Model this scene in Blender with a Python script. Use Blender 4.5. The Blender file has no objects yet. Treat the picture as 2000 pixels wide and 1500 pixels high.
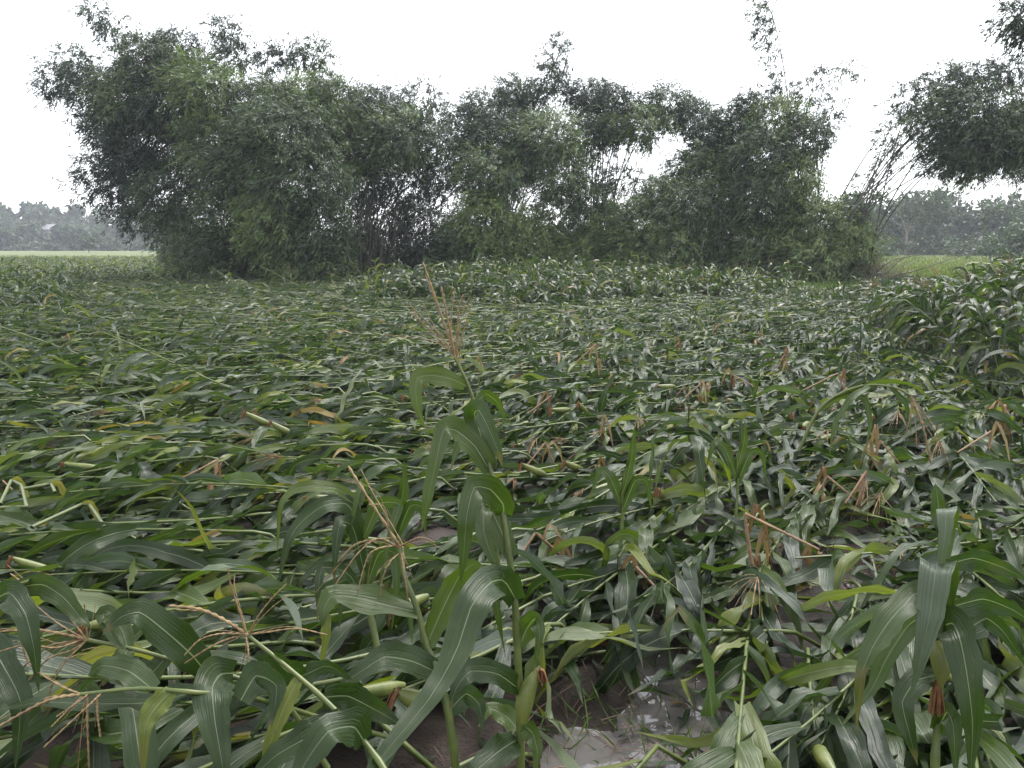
import bpy, math
import numpy as np

rng = np.random.default_rng(11)
SC = bpy.context.scene
COL = SC.collection
PI = math.pi

# ------------------------------------------------------------------ camera
CAM_H, FPX, PITCH = 1.6, 1540.0, math.radians(10.0)
cd = bpy.data.cameras.new('camera')
cam = bpy.data.objects.new('camera', cd)
COL.objects.link(cam)
cam.location = (0, 0, CAM_H)
cam.rotation_euler = (PI / 2 - PITCH, 0, 0)
cd.sensor_width = 36.0
cd.lens = FPX / 2000.0 * 36.0
cd.clip_start, cd.clip_end = 0.05, 3000
SC.camera = cam

# ------------------------------------------------------------------ sky and sun: bright overcast
SUN_EL, SUN_AZ = math.radians(58), math.radians(35)
world = bpy.data.worlds.new('World')
SC.world = world
world.use_nodes = True
nt = world.node_tree
bg = nt.nodes['Background']
sky = nt.nodes.new('ShaderNodeTexSky')
sky.sky_type = 'NISHITA'
sky.sun_disc = False
sky.sun_elevation = SUN_EL
sky.sun_rotation = SUN_AZ
hs = nt.nodes.new('ShaderNodeHueSaturation')
hs.inputs['Saturation'].default_value = 0.25
mx = nt.nodes.new('ShaderNodeMix')
mx.data_type = 'RGBA'
mx.inputs['Factor'].default_value = 0.40
mx.inputs['B'].default_value = (11.4, 11.6, 12.2, 1)      # even cloud cover
nt.links.new(sky.outputs['Color'], hs.inputs['Color'])
nt.links.new(hs.outputs['Color'], mx.inputs['A'])
nt.links.new(mx.outputs['Result'], bg.inputs['Color'])
bg.inputs['Strength'].default_value = 0.10

sl = bpy.data.lights.new('sun', 'SUN')
sl.energy = 1.5
sl.angle = math.radians(22)
sl.color = (1.0, 0.97, 0.92)
so = bpy.data.objects.new('sun', sl)
COL.objects.link(so)
so.location = (0, 0, 40)
so.rotation_euler = (PI / 2 - SUN_EL, 0, PI - SUN_AZ)

vs = SC.view_settings
SC.display_settings.display_device = 'sRGB'
vs.view_transform = 'Standard'
vs.look = 'None'
vs.exposure = 1.62
vs.gamma = 1.0
vs.use_curve_mapping = False
cy = SC.cycles
cy.use_denoising = True
cy.max_bounces = 6
cy.diffuse_bounces = 3
cy.glossy_bounces = 2
cy.transmission_bounces = 4
cy.transparent_max_bounces = 8
cy.volume_bounces = 0
cy.use_fast_gi = False

# ------------------------------------------------------------------ picture <-> place
CP, SP = math.cos(PITCH), math.sin(PITCH)


def ray(px, py):
    x, y = (px - 1000.0) / FPX, (750.0 - py) / FPX
    return np.array([x, CP + y * SP, -SP + y * CP])


def P(px, py, d):
    r = ray(px, py)
    return r / r[1] * d + np.array([0, 0, CAM_H])


def G(px, py, z=0.0):
    r = ray(px, py)
    return r * ((z - CAM_H) / r[2]) + np.array([0, 0, CAM_H])


def pix(v):
    v = np.asarray(v, float)
    q = v - np.array([0, 0, CAM_H])
    f = q[..., 1] * CP - q[..., 2] * SP
    u = q[..., 1] * SP + q[..., 2] * CP
    return 1000 + FPX * q[..., 0] / f, 750 - FPX * u / f


# ------------------------------------------------------------------ mesh helpers
def mesh(name, V, F, mat, uv=None, tint=None, smooth=True):
    me = bpy.data.meshes.new(name)
    V = np.ascontiguousarray(np.asarray(V, np.float32).reshape(-1, 3))
    F = np.ascontiguousarray(np.asarray(F, np.int32))
    k = F.shape[1]
    me.vertices.add(len(V))
    me.vertices.foreach_set('co', V.ravel())
    me.loops.add(F.size)
    me.loops.foreach_set('vertex_index', F.ravel())
    me.polygons.add(len(F))
    me.polygons.foreach_set('loop_start', np.arange(0, F.size, k, dtype=np.int32))
    if smooth:
        me.polygons.foreach_set('use_smooth', np.ones(len(F), bool))
    if uv is not None:
        l = me.uv_layers.new(name='UVMap')
        l.data.foreach_set('uv', np.ascontiguousarray(np.asarray(uv, np.float32).reshape(-1, 2)[F.ravel()]).ravel())
    if tint is not None:
        a = me.attributes.new('tint', 'FLOAT', 'POINT')
        t = np.empty(len(V), np.float32)
        t[:] = tint
        a.data.foreach_set('value', t)
    me.materials.append(mat)
    me.update(calc_edges=True)
    return me


def obj(name, me, parent=None, loc=None):
    o = bpy.data.objects.new(name, me)
    COL.objects.link(o)
    if parent is not None:
        o.parent = parent
    if loc is not None:
        o.location = loc
    return o


def tag(o, label=None, cat=None, group=None, kind=None):
    if label:
        o['label'] = label
    if cat:
        o['category'] = cat
    if group:
        o['group'] = group
    if kind:
        o['kind'] = kind
    return o


def thing(name, loc, label, cat, group=None):
    return tag(obj(name, None, None, tuple(float(c) for c in loc)), label, cat, group)


def nrm(v):
    return v / np.maximum(np.linalg.norm(v, axis=-1, keepdims=True), 1e-9)


def grid_faces(R, C, closed=False):
    """quads of an R x C grid of vertices (rows along, columns across)"""
    r = np.arange(R - 1)[:, None]
    c = np.arange(C if closed else C - 1)[None, :]
    c2 = (c + 1) % C
    a, b, d, e = r * C + c, r * C + c2, (r + 1) * C + c2, (r + 1) * C + c
    return np.stack([a + 0 * b, b + 0 * a, d, e], -1).reshape(-1, 4)


def many_faces(f, N, nv):
    return (f[None] + (np.arange(N) * nv)[:, None, None]).reshape(-1, f.shape[1])


def tubes(pts, rad, k=5):
    """pts (N,M,3), rad broadcastable to (N,M) -> vertices (N,M*k,3), faces of one tube, caps left open but tapered"""
    pts = np.asarray(pts, float)
    if pts.ndim == 2:
        pts = pts[None]
    N, M, _ = pts.shape
    rad = np.broadcast_to(rad, (N, M))
    t = nrm(np.gradient(pts, axis=1))
    ref = np.where(np.abs(t[:, :1, 2:3]) > 0.8, np.array([1.0, 0.13, 0.0]), np.array([0.08, 0.05, 1.0]))
    n1 = nrm(np.cross(t, ref))
    n2 = np.cross(t, n1)
    a = np.arange(k) * 2 * PI / k
    V = pts[:, :, None] + rad[:, :, None, None] * (np.cos(a)[None, None, :, None] * n1[:, :, None] + np.sin(a)[None, None, :, None] * n2[:, :, None])
    return V.reshape(N, M * k, 3), grid_faces(M, k, True)


def spline(pts, n, lin=0.0):
    """Catmull-Rom through pts, n samples"""
    p = np.asarray(pts, float)
    p = np.vstack([2 * p[0] - p[1], p, 2 * p[-1] - p[-2]])
    seg = len(p) - 3
    t = np.linspace(0, seg - 1e-6, n)
    i = t.astype(int)
    u = (t - i)[:, None]
    a, b, c, d = p[i], p[i + 1], p[i + 2], p[i + 3]
    return 0.5 * (2 * b + (c - a) * u + (2 * a - 5 * b + 4 * c - d) * u ** 2 + (3 * b - a - 3 * c + d) * u ** 3) * (1 - lin) + lin * (b + (c - b) * u)


_H = rng.random((64, 64))


def vnoise(x, y):
    x, y = np.asarray(x, float), np.asarray(y, float)
    xi, yi = np.floor(x).astype(int), np.floor(y).astype(int)
    fx, fy = x - xi, y - yi
    fx, fy = fx * fx * (3 - 2 * fx), fy * fy * (3 - 2 * fy)
    h = lambda a, b: _H[a % 64, b % 64]
    return (h(xi, yi) * (1 - fx) + h(xi + 1, yi) * fx) * (1 - fy) + (h(xi, yi + 1) * (1 - fx) + h(xi + 1, yi + 1) * fx) * fy


# ------------------------------------------------------------------ materials
def newmat(name):
    m = bpy.data.materials.new(name)
    m.use_nodes = True
    t = m.node_tree
    t.nodes.clear()
    return m, t, t.nodes.new('ShaderNodeOutputMaterial')


def N(t, typ, **kw):
    n = t.nodes.new(typ)
    for k, v in kw.items():
        if k in n.inputs:
            n.inputs[k].default_value = v
        else:
            setattr(n, k, v)
    return n


def ramp(t, fac, stops):
    n = t.nodes.new('ShaderNodeValToRGB')
    e = n.color_ramp.elements
    while len(e) < len(stops):
        e.new(0.5)
    for i, (p, c) in enumerate(stops):
        e[i].position = p
        e[i].color = (*c, 1)
    t.links.new(fac, n.inputs['Fac'])
    return n


def mth(t, op, a, b=None, c=None):
    n = t.nodes.new('ShaderNodeMath')
    n.operation = op
    for i, v in enumerate((a, b, c)):
        if v is None:
            continue
        if isinstance(v, (int, float)):
            n.inputs[i].default_value = v
        else:
            t.links.new(v, n.inputs[i])
    return n.outputs[0]


def mixc(t, fac, a, b, blend='MIX'):
    n = t.nodes.new('ShaderNodeMix')
    n.data_type = 'RGBA'
    n.blend_type = blend
    for s, v in (('Factor', fac), ('A', a), ('B', b)):
        if isinstance(v, tuple):
            n.inputs[s].default_value = (*v, 1)
        elif isinstance(v, (int, float)):
            n.inputs[s].default_value = v
        else:
            t.links.new(v, n.inputs[s])
    return n.outputs['Result']


def leaf_material(name, stops, rib=(0.15, 0.19, 0.11), rough=0.33, trans=0.30, ribs=True, under=0.25, glaucous=None):
    m, t, out = newmat(name)
    at = N(t, 'ShaderNodeAttribute', attribute_name='tint')
    col = ramp(t, at.outputs['Fac'], stops).outputs['Color']
    geo = N(t, 'ShaderNodeNewGeometry')
    tc = N(t, 'ShaderNodeTexCoord')
    bs = N(t, 'ShaderNodeBsdfPrincipled')
    if ribs:
        uvn = N(t, 'ShaderNodeUVMap', uv_map='UVMap')
        sep = N(t, 'ShaderNodeSeparateXYZ')
        t.links.new(uvn.outputs[0], sep.inputs[0])
        u, v = sep.outputs[0], sep.outputs[1]
        mp = N(t, 'ShaderNodeMapping')
        mp.inputs['Scale'].default_value = (34, 1.6, 1)
        t.links.new(uvn.outputs[0], mp.inputs[0])
        addv = N(t, 'ShaderNodeVectorMath', operation='ADD')
        t.links.new(mp.outputs[0], addv.inputs[0])
        cmb = N(t, 'ShaderNodeCombineXYZ')
        t.links.new(mth(t, 'MULTIPLY', at.outputs['Fac'], 57.0), cmb.inputs[2])
        t.links.new(cmb.outputs[0], addv.inputs[1])
        nz = N(t, 'ShaderNodeTexNoise', Scale=1.0, Detail=2.0)
        t.links.new(addv.outputs[0], nz.inputs['Vector'])
        stripe = nz.outputs['Fac']
        sc_ = ramp(t, stripe, [(0.3, (0.72, 0.72, 0.72)), (0.7, (1.25, 1.25, 1.25))]).outputs['Color']
        col = mixc(t, 1.0, col, sc_, 'MULTIPLY')
        # patchy yellowing and blotches
        nb = N(t, 'ShaderNodeTexNoise', Scale=9.0, Detail=3.0)
        t.links.new(tc.outputs['Object'], nb.inputs['Vector'])
        blot = ramp(t, nb.outputs['Fac'], [(0.62, (0, 0, 0)), (0.78, (1, 1, 1))]).outputs['Color']
        col = mixc(t, mth(t, 'MULTIPLY', blot, 0.35), col, (0.06, 0.075, 0.02))
        # dying tips and mud splashes
        nt2 = N(t, 'ShaderNodeTexNoise', Scale=5.0, Detail=1.0)
        t.links.new(tc.outputs['Object'], nt2.inputs['Vector'])
        tipf = ramp(t, mth(t, 'ADD', v, mth(t, 'MULTIPLY_ADD', nt2.outputs['Fac'], 0.9, -0.45)), [(0.96, (0, 0, 0)), (1.08, (1, 1, 1))]).outputs['Color']
        col = mixc(t, mth(t, 'MULTIPLY', tipf, 0.4), col, (0.13, 0.095, 0.035))
        ns = N(t, 'ShaderNodeTexNoise', Scale=95.0, Detail=2.0)
        t.links.new(tc.outputs['Object'], ns.inputs['Vector'])
        spl = ramp(t, ns.outputs['Fac'], [(0.66, (0, 0, 0)), (0.72, (1, 1, 1))]).outputs['Color']
        col = mixc(t, mth(t, 'MULTIPLY', spl, 0.5), col, (0.07, 0.05, 0.035))
        # pale midrib narrowing to the tip
        du = mth(t, 'ABSOLUTE', mth(t, 'SUBTRACT', u, 0.5))
        wd = mth(t, 'MULTIPLY_ADD', v, -0.018, 0.028)
        rb = mth(t, 'SUBTRACT', 1.0, mth(t, 'SMOOTH_MIN', mth(t, 'DIVIDE', du, wd), 1.0, 0.2))
        rb = mth(t, 'MINIMUM', mth(t, 'MULTIPLY', mth(t, 'MAXIMUM', rb, 0.0), 2.2), 0.85)
        col = mixc(t, rb, col, rib)
        bp = N(t, 'ShaderNodeBump', Strength=0.5, Distance=0.005)
        t.links.new(mth(t, 'ADD', stripe, mth(t, 'MULTIPLY', rb, 0.6)), bp.inputs['Height'])
        nw = N(t, 'ShaderNodeTexNoise', Scale=13.0, Detail=0.0)      # buckled blade
        t.links.new(tc.outputs['Object'], nw.inputs['Vector'])
        bw = N(t, 'ShaderNodeBump', Strength=0.5, Distance=0.02)
        t.links.new(nw.outputs['Fac'], bw.inputs['Height'])
        t.links.new(bw.outputs[0], bp.inputs['Normal'])
        t.links.new(bp.outputs[0], bs.inputs['Normal'])
        bs.inputs['Specular IOR Level'].default_value = 0.40
        rr = mth(t, 'MULTIPLY_ADD', nb.outputs['Fac'], 0.3, rough - 0.15)
        t.links.new(rr, bs.inputs['Roughness'])
    else:
        bs.inputs['Roughness'].default_value = rough
    light = mixc(t, 1.0, col, (1.35, 1.3, 1.25), 'MULTIPLY')
    if ribs and glaucous:
        light = mixc(t, 0.62, light, mixc(t, 1.0, glaucous, sc_, 'MULTIPLY'))     # bloom on the underside
    colb = mixc(t, mth(t, 'MULTIPLY', geo.outputs['Backfacing'], under * 4 if under < 0.25 else 1.0), col, light)
    t.links.new(colb, bs.inputs['Base Color'])
    tr = N(t, 'ShaderNodeBsdfTranslucent')
    tcol = mixc(t, 1.0, col, (1.9, 2.1, 0.9), 'MULTIPLY')
    t.links.new(tcol, tr.inputs['Color'])
    ms = N(t, 'ShaderNodeMixShader', Fac=trans)
    t.links.new(bs.outputs[0], ms.inputs[1])
    t.links.new(tr.outputs[0], ms.inputs[2])
    t.links.new(ms.outputs[0], out.inputs['Surface'])
    return m


def plain_material(name, stops, rough=0.55, scale=30.0, bump=0.3, dist=0.003, mapscale=(1, 1, 1), coord='Object', spec=0.5):
    m, t, out = newmat(name)
    tc = N(t, 'ShaderNodeTexCoord')
    mp = N(t, 'ShaderNodeMapping')
    mp.inputs['Scale'].default_value = mapscale
    t.links.new(tc.outputs[coord], mp.inputs[0])
    nz = N(t, 'ShaderNodeTexNoise', Scale=scale, Detail=4.0, Roughness=0.6)
    t.links.new(mp.outputs[0], nz.inputs['Vector'])
    col = ramp(t, nz.outputs['Fac'], stops).outputs['Color']
    bs = N(t, 'ShaderNodeBsdfPrincipled', Roughness=rough)
    bs.inputs['Specular IOR Level'].default_value = spec
    t.links.new(col, bs.inputs['Base Color'])
    if bump:
        bp = N(t, 'ShaderNodeBump', Strength=bump, Distance=dist)
        t.links.new(nz.outputs['Fac'], bp.inputs['Height'])
        t.links.new(bp.outputs[0], bs.inputs['Normal'])
    t.links.new(bs.outputs[0], out.inputs['Surface'])
    return m


CORN = [(0.0, (0.0089, 0.0208, 0.0052)), (0.4, (0.0193, 0.0388, 0.0075)), (0.7, (0.0461, 0.0750, 0.0104)),
        (0.86, (0.1114, 0.1339, 0.0185)), (0.95, (0.1856, 0.1406, 0.0289)), (1.0, (0.1930, 0.1004, 0.0347))]
M_CORN = leaf_material('corn_leaf', CORN, rib=(0.1582, 0.1886, 0.1156), rough=0.33, trans=0.30, glaucous=(0.082, 0.105, 0.082))
M_DRY = leaf_material('dry_corn_leaf', [(0.0, (0.0928, 0.0500, 0.0228)), (0.5, (0.1571, 0.0892, 0.0392)), (1.0, (0.2356, 0.1785, 0.1107))],
                      rib=(0.2570, 0.1999, 0.1214), rough=0.65, trans=0.15)
M_STALK = plain_material('corn_stalk', [(0.3, (0.0402, 0.0622, 0.0131)), (0.6, (0.0841, 0.1060, 0.0234)), (0.8, (0.1243, 0.1316, 0.0402))], rough=0.4, scale=14)
M_TASSEL = plain_material('corn_tassel', [(0.3, (0.1242, 0.0733, 0.0338)), (0.6, (0.2257, 0.1580, 0.0733)), (0.8, (0.2822, 0.2257, 0.1129))], rough=0.7, scale=25)
M_HUSK = plain_material('corn_husk', [(0.3, (0.0658, 0.0905, 0.0164)), (0.7, (0.1316, 0.1439, 0.0329))], rough=0.45, scale=40, mapscale=(1, 1, 0.2))
M_SILK = plain_material('corn_silk', [(0.3, (0.0928, 0.0392, 0.0143)), (0.7, (0.1999, 0.0857, 0.0250))], rough=0.7, scale=60)
M_DRYSTALK = plain_material('dry_stalk', [(0.3, (0.1371, 0.0800, 0.0400)), (0.7, (0.2742, 0.1771, 0.1028))], rough=0.7, scale=22)
M_BAMBOO = leaf_material('bamboo_leaf', [(0.0, (0.0100, 0.0207, 0.0114)), (0.5, (0.0286, 0.0529, 0.0207)), (1.0, (0.1328, 0.1885, 0.0557))],
                         rough=0.5, trans=0.25, ribs=False)
M_CULM = plain_material('bamboo_culm', [(0.3, (0.0225, 0.0250, 0.0162)), (0.7, (0.0563, 0.0588, 0.0325))], rough=0.5, scale=5)
M_TWIG = plain_material('dead_bamboo_twig', [(0.3, (0.1000, 0.0749, 0.0625)), (0.7, (0.1874, 0.1437, 0.1188))], rough=0.8, scale=8)
M_TREE = leaf_material('tree_leaf', [(0.0, (0.0225, 0.0400, 0.0200)), (0.5, (0.0400, 0.0688, 0.0275)), (1.0, (0.0749, 0.1100, 0.0400))],
                       rough=0.55, trans=0.2, ribs=False)
M_BARK = plain_material('bark', [(0.3, (0.1125, 0.0937, 0.0749)), (0.7, (0.2374, 0.1999, 0.1625))], rough=0.85, scale=6)
M_GRASS = leaf_material('grass_blade', [(0.0, (0.0349, 0.0688, 0.0150)), (0.5, (0.0688, 0.1125, 0.0225)), (1.0, (0.1499, 0.1688, 0.0438))],
                        rough=0.5, trans=0.25, ribs=False)
M_STRAW = plain_material('straw', [(0.3, (0.0900, 0.0549, 0.0400)), (0.7, (0.1899, 0.1249, 0.0900))], rough=0.75, scale=30)


def ground_material():
    m, t, out = newmat('field_soil')
    tc = N(t, 'ShaderNodeTexCoord')
    n1 = N(t, 'ShaderNodeTexNoise', Scale=3.0, Detail=8.0, Roughness=0.65)
    n2 = N(t, 'ShaderNodeTexNoise', Scale=55.0, Detail=5.0, Roughness=0.7)
    t.links.new(tc.outputs['Object'], n1.inputs['Vector'])
    t.links.new(tc.outputs['Object'], n2.inputs['Vector'])
    soil = ramp(t, n1.outputs['Fac'], [(0.3, (0.022, 0.015, 0.012)), (0.7, (0.06, 0.04, 0.03))]).outputs['Color']
    soil = mixc(t, 1.0, soil, ramp(t, n2.outputs['Fac'], [(0.3, (0.6, 0.6, 0.6)), (0.7, (1.35, 1.3, 1.25))]).outputs['Color'], 'MULTIPLY')
    n3 = N(t, 'ShaderNodeTexNoise', Scale=0.12, Detail=5.0)
    t.links.new(tc.outputs['Object'], n3.inputs['Vector'])
    n4 = N(t, 'ShaderNodeTexNoise', Scale=2.5, Detail=4.0)
    t.links.new(tc.outputs['Object'], n4.inputs['Vector'])
    gr = ramp(t, mth(t, 'MULTIPLY_ADD', n4.outputs['Fac'], 0.5, mth(t, 'MULTIPLY', n3.outputs['Fac'], 0.5)),
              [(0.35, (0.066, 0.092, 0.024)), (0.5, (0.095, 0.118, 0.032)), (0.65, (0.13, 0.14, 0.045))]).outputs['Color']
    sep = N(t, 'ShaderNodeSeparateXYZ')
    t.links.new(tc.outputs['Object'], sep.inputs[0])
    far = mth(t, 'MULTIPLY_ADD', n1.outputs['Fac'], 6.0, sep.outputs[1])
    fac = ramp(t, mth(t, 'DIVIDE', far, 100.0), [(0.29, (0, 0, 0)), (0.34, (1, 1, 1))]).outputs['Color']
    bs = N(t, 'ShaderNodeBsdfPrincipled', Roughness=0.75)
    t.links.new(mixc(t, fac, soil, gr), bs.inputs['Base Color'])
    t.links.new(mth(t, 'MULTIPLY_ADD', fac, 0.3, 0.55), bs.inputs['Roughness'])
    bp = N(t, 'ShaderNodeBump', Strength=1.0, Distance=0.04)
    t.links.new(n2.outputs['Fac'], bp.inputs['Height'])
    t.links.new(bp.outputs[0], bs.inputs['Normal'])
    t.links.new(bs.outputs[0], out.inputs['Surface'])
    return m


def water_material():
    m, t, out = newmat('muddy_water')
    tc = N(t, 'ShaderNodeTexCoord')
    nz = N(t, 'ShaderNodeTexNoise', Scale=16.0, Detail=2.0)
    t.links.new(tc.outputs['Object'], nz.inputs['Vector'])
    bs = N(t, 'ShaderNodeBsdfPrincipled', Roughness=0.04)
    bs.inputs['Base Color'].default_value = (0.10, 0.092, 0.09, 1)
    bs.inputs['Specular IOR Level'].default_value = 0.6
    bp = N(t, 'ShaderNodeBump', Strength=0.08, Distance=0.01)
    t.links.new(nz.outputs['Fac'], bp.inputs['Height'])
    t.links.new(bp.outputs[0], bs.inputs['Normal'])
    t.links.new(bs.outputs[0], out.inputs['Surface'])
    return m


M_GROUND, M_WATER = ground_material(), water_material()

# ------------------------------------------------------------------ the ground, flood water, far hill
# bare wet spots (px, py, radius m)
SPOTS = [(1120, 1470, 0.20), (1290, 1400, 0.16), (1290, 1300, 0.14), (1450, 1440, 0.15), (1640, 1075, 0.17), (1700, 1140, 0.15), (1975, 790, 0.12),
         (1560, 1490, 0.15), (370, 985, 0.14), (1190, 1190, 0.10), (880, 1010, 0.14)]
SPOT_W = [(G(a, b)[:2], r) for a, b, r in SPOTS]


def ground_z(x, y):
    near = np.clip(1.3 - np.hypot(x, y) / 30.0, 0, 1)
    z = near * (0.05 * (vnoise(x * 1.7 + 9, y * 1.7) - 0.35) + 0.03 * (vnoise(x * 5.1, y * 5.1 + 3) - 0.5) + 0.007 * (vnoise(x * 14, y * 14) - 0.5))
    for (c, r) in SPOT_W:
        z = z - 0.075 * np.exp(-((x - c[0]) ** 2 + (y - c[1]) ** 2) / (r * r * 0.9)) * (0.6 + 0.6 * vnoise(x * 3, y * 3))
    return z


gx0 = 4.0 + 4 * np.sinh(np.linspace(0, 5.4, 70))[1:]
gx = np.concatenate([-gx0[::-1], np.linspace(-4, 4, 200), gx0])
gy = np.concatenate([np.linspace(-400, -2, 20, endpoint=False), np.linspace(-2, 9, 260, endpoint=False), 9 + 5 * np.sinh(np.linspace(0, 5.2, 60))])
X, Y = np.meshgrid(gx, gy)
V = np.stack([X, Y, ground_z(X, Y)], -1)
tag(obj('ground', mesh('ground', V, grid_faces(len(gy), len(gx)), M_GROUND)), kind='structure')
wv = np.array([[-7, 0.3, -0.024], [11, 0.3, -0.024], [11, 13, -0.024], [-7, 13, -0.024]])
tag(obj('flood_water', mesh('flood_water', wv, [[0, 1, 2, 3]], M_WATER)), kind='structure')

M_HILL = plain_material('wooded_hill', [(0.3, (0.0510, 0.0765, 0.0340)), (0.7, (0.1020, 0.1360, 0.0680))], rough=0.9, scale=0.15, bump=0.0)
hx, hy = np.linspace(-420, -50, 60), np.linspace(225, 410, 30)
X, Y = np.meshgrid(hx, hy)
hz = 12 * np.exp(-((X + 206) / 78) ** 2) * np.exp(-((Y - 320) / 46) ** 2) + 6 * np.exp(-((X + 106) / 50) ** 2) * np.exp(-((Y - 335) / 38) ** 2) \
    + 2.5 * (vnoise(X * 0.06, Y * 0.06) - 0.6) - 0.4
tag(obj('hill', mesh('hill', np.stack([X, Y, hz], -1), grid_faces(30, 60), M_HILL)), kind='structure')


def hill_z(x, y):
    return 12 * np.exp(-((x + 206) / 78) ** 2) * np.exp(-((y - 320) / 46) ** 2) + 6 * np.exp(-((x + 106) / 50) ** 2) * np.exp(-((y - 335) / 38) ** 2)


# ------------------------------------------------------------------ leaf clouds (bamboo, trees)
def kites(b, d, L, w, rnd):
    """one folded kite per leaf: b (N,3) foot, d (N,3) direction"""
    s = nrm(np.cross(d, rnd))
    n = np.cross(s, d)
    m = b + d * (L * 0.42)[:, None] - n * (L * 0.06)[:, None]
    tip = b + d * L[:, None]
    return np.stack([b, m + s * (w / 2)[:, None], tip, m - s * (w / 2)[:, None]], 1).reshape(-1, 3)


QUADS = np.array([[0, 1, 2, 3]])
WIND = np.array([-0.28, -0.05, 0.0])


def leaf_cloud(c, r, n_spray, per, Lm, wm, twig=0.75, shell=0.45, wind=WIND, droop=0.55, tint0=0.5):
    """sprays of drooping leaves spread through an ellipsoid, denser at its outside"""
    u = nrm(rng.normal(size=(n_spray, 3)))
    k = shell + (1.02 - shell) * rng.random(n_spray) ** 0.6
    k *= 1 + 0.12 * rng.normal(size=n_spray)
    lump = 0.66 + 0.5 * vnoise(u[:, 0] * 2.1 + c[0] * 3.3, u[:, 2] * 2.1 + u[:, 1] * 1.3 + c[2] * 2.7)
    s0 = c + u * k[:, None] * lump[:, None] * r
    td = nrm(u * 0.8 + rng.normal(size=(n_spray, 3)) * 0.45 + np.array([0, 0, -0.1]) + wind)
    t = rng.random((n_spray, per))
    tl = twig * (0.5 + rng.random((n_spray, 1)))
    b = s0[:, None] + td[:, None] * (t * tl)[..., None]
    b[..., 2] -= droop * (t * tl) ** 2
    b += rng.normal(size=b.shape) * 0.07 * twig
    d = nrm(td[:, None] * 0.55 + rng.normal(size=b.shape) * 0.45 + np.array([0, 0, -0.5]) + wind)
    n = n_spray * per
    L = Lm * (0.6 + 0.8 * rng.random(n))
    w = wm * (0.7 + 0.6 * rng.random(n))
    tint = np.repeat(np.clip(tint0 + 0.36 * (rng.random(n_spray) - 0.5), 0, 1), per) + 0.25 * (rng.random(n) - 0.5)
    face = np.repeat(u, per, 0) + np.array([0, 0, 0.5]) + rng.normal(size=(n, 3)) * 0.55
    return kites(b.reshape(-1, 3), d.reshape(-1, 3), L, w, face), np.repeat(np.clip(tint, 0, 1), 4)


def bez(p0, p1, p2, p3, n):
    t = np.linspace(0, 1, n)[:, None]
    return (1 - t) ** 3 * p0 + 3 * (1 - t) ** 2 * t * p1 + 3 * (1 - t) * t * t * p2 + t ** 3 * p3


def culm_curve(p0, p3, arch=0.5, n=14):
    h = p3[2] - p0[2]
    L = np.linalg.norm(p3 - p0)
    hor = (p3 - p0) * np.array([1, 1, 0])
    return bez(p0, p0 + np.array([0, 0, 0.5 * L]) + hor * 0.12, p3 - hor * 0.35 + np.array([0, 0, 0.12 * L * arch]), p3, n)


def clump(label, base_px, d, lobes, spread=0.7, extra=6, extra_top=None, culm_px=None, per_area=1300, group='bamboo clumps at the field edge'):
    b0 = P(base_px, 500, d)
    b0[2] = 0.0
    root = thing('bamboo_clump', b0, label, 'bamboo', group)
    for lb in lobes:
        px, py, rx, ry = lb[:4]
        dd = lb[4] if len(lb) > 4 else 0.0
        dens = lb[5] if len(lb) > 5 else 1.0
        ncul = lb[6] if len(lb) > 6 else 2
        D = d + dd * 1.6
        c = P(px, py, D)
        sc = D / FPX
        r = np.array([rx * sc, 0.8 * (rx + ry) / 2 * sc + 0.3, ry * sc])
        A = PI * r[0] * r[2]
        ns = max(5, int(per_area * dens * A / 16))
        r = r * 0.9
        t0 = np.clip(0.42 + (0.30 if dd <= 0 else -0.08) + 0.16 * rng.normal(), 0.08, 0.92)  # lit front and shaded back of the foliage put into the leaf tint
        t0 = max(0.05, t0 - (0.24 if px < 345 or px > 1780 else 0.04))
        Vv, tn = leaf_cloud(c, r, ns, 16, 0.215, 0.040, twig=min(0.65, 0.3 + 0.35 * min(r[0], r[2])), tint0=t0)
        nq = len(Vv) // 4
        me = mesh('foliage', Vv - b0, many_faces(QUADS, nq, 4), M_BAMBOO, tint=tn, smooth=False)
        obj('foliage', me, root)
        for _ in range(ncul):
            p0 = b0 + np.array([rng.normal() * spread * 0.6, rng.normal() * spread * 0.5, 0.0])
            p3 = c + rng.normal(size=3) * r * 0.3
            cv = culm_curve(p0, p3, 0.4 + rng.random() * 0.6)
            Vt, ft = tubes(cv, np.linspace(0.036, 0.010, 14), 5)
            obj('culm', mesh('culm', Vt[0] - b0, ft, M_CULM), root)
    for (ax, ay, bx, by) in (culm_px or []):
        p0 = P(ax, ay, d + rng.normal() * 0.5)
        p3 = P(bx, by, d + rng.normal() * 0.8)
        mid = (p0 + p3) / 2 + np.array([0, 0, 0.06 * np.linalg.norm(p3 - p0)])
        Vt, ft = tubes(spline([p0, mid, p3], 10), np.linspace(0.032, 0.014, 10), 5)
        obj('culm', mesh('culm', Vt[0] - b0, ft, M_CULM), root)
    return root


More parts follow.
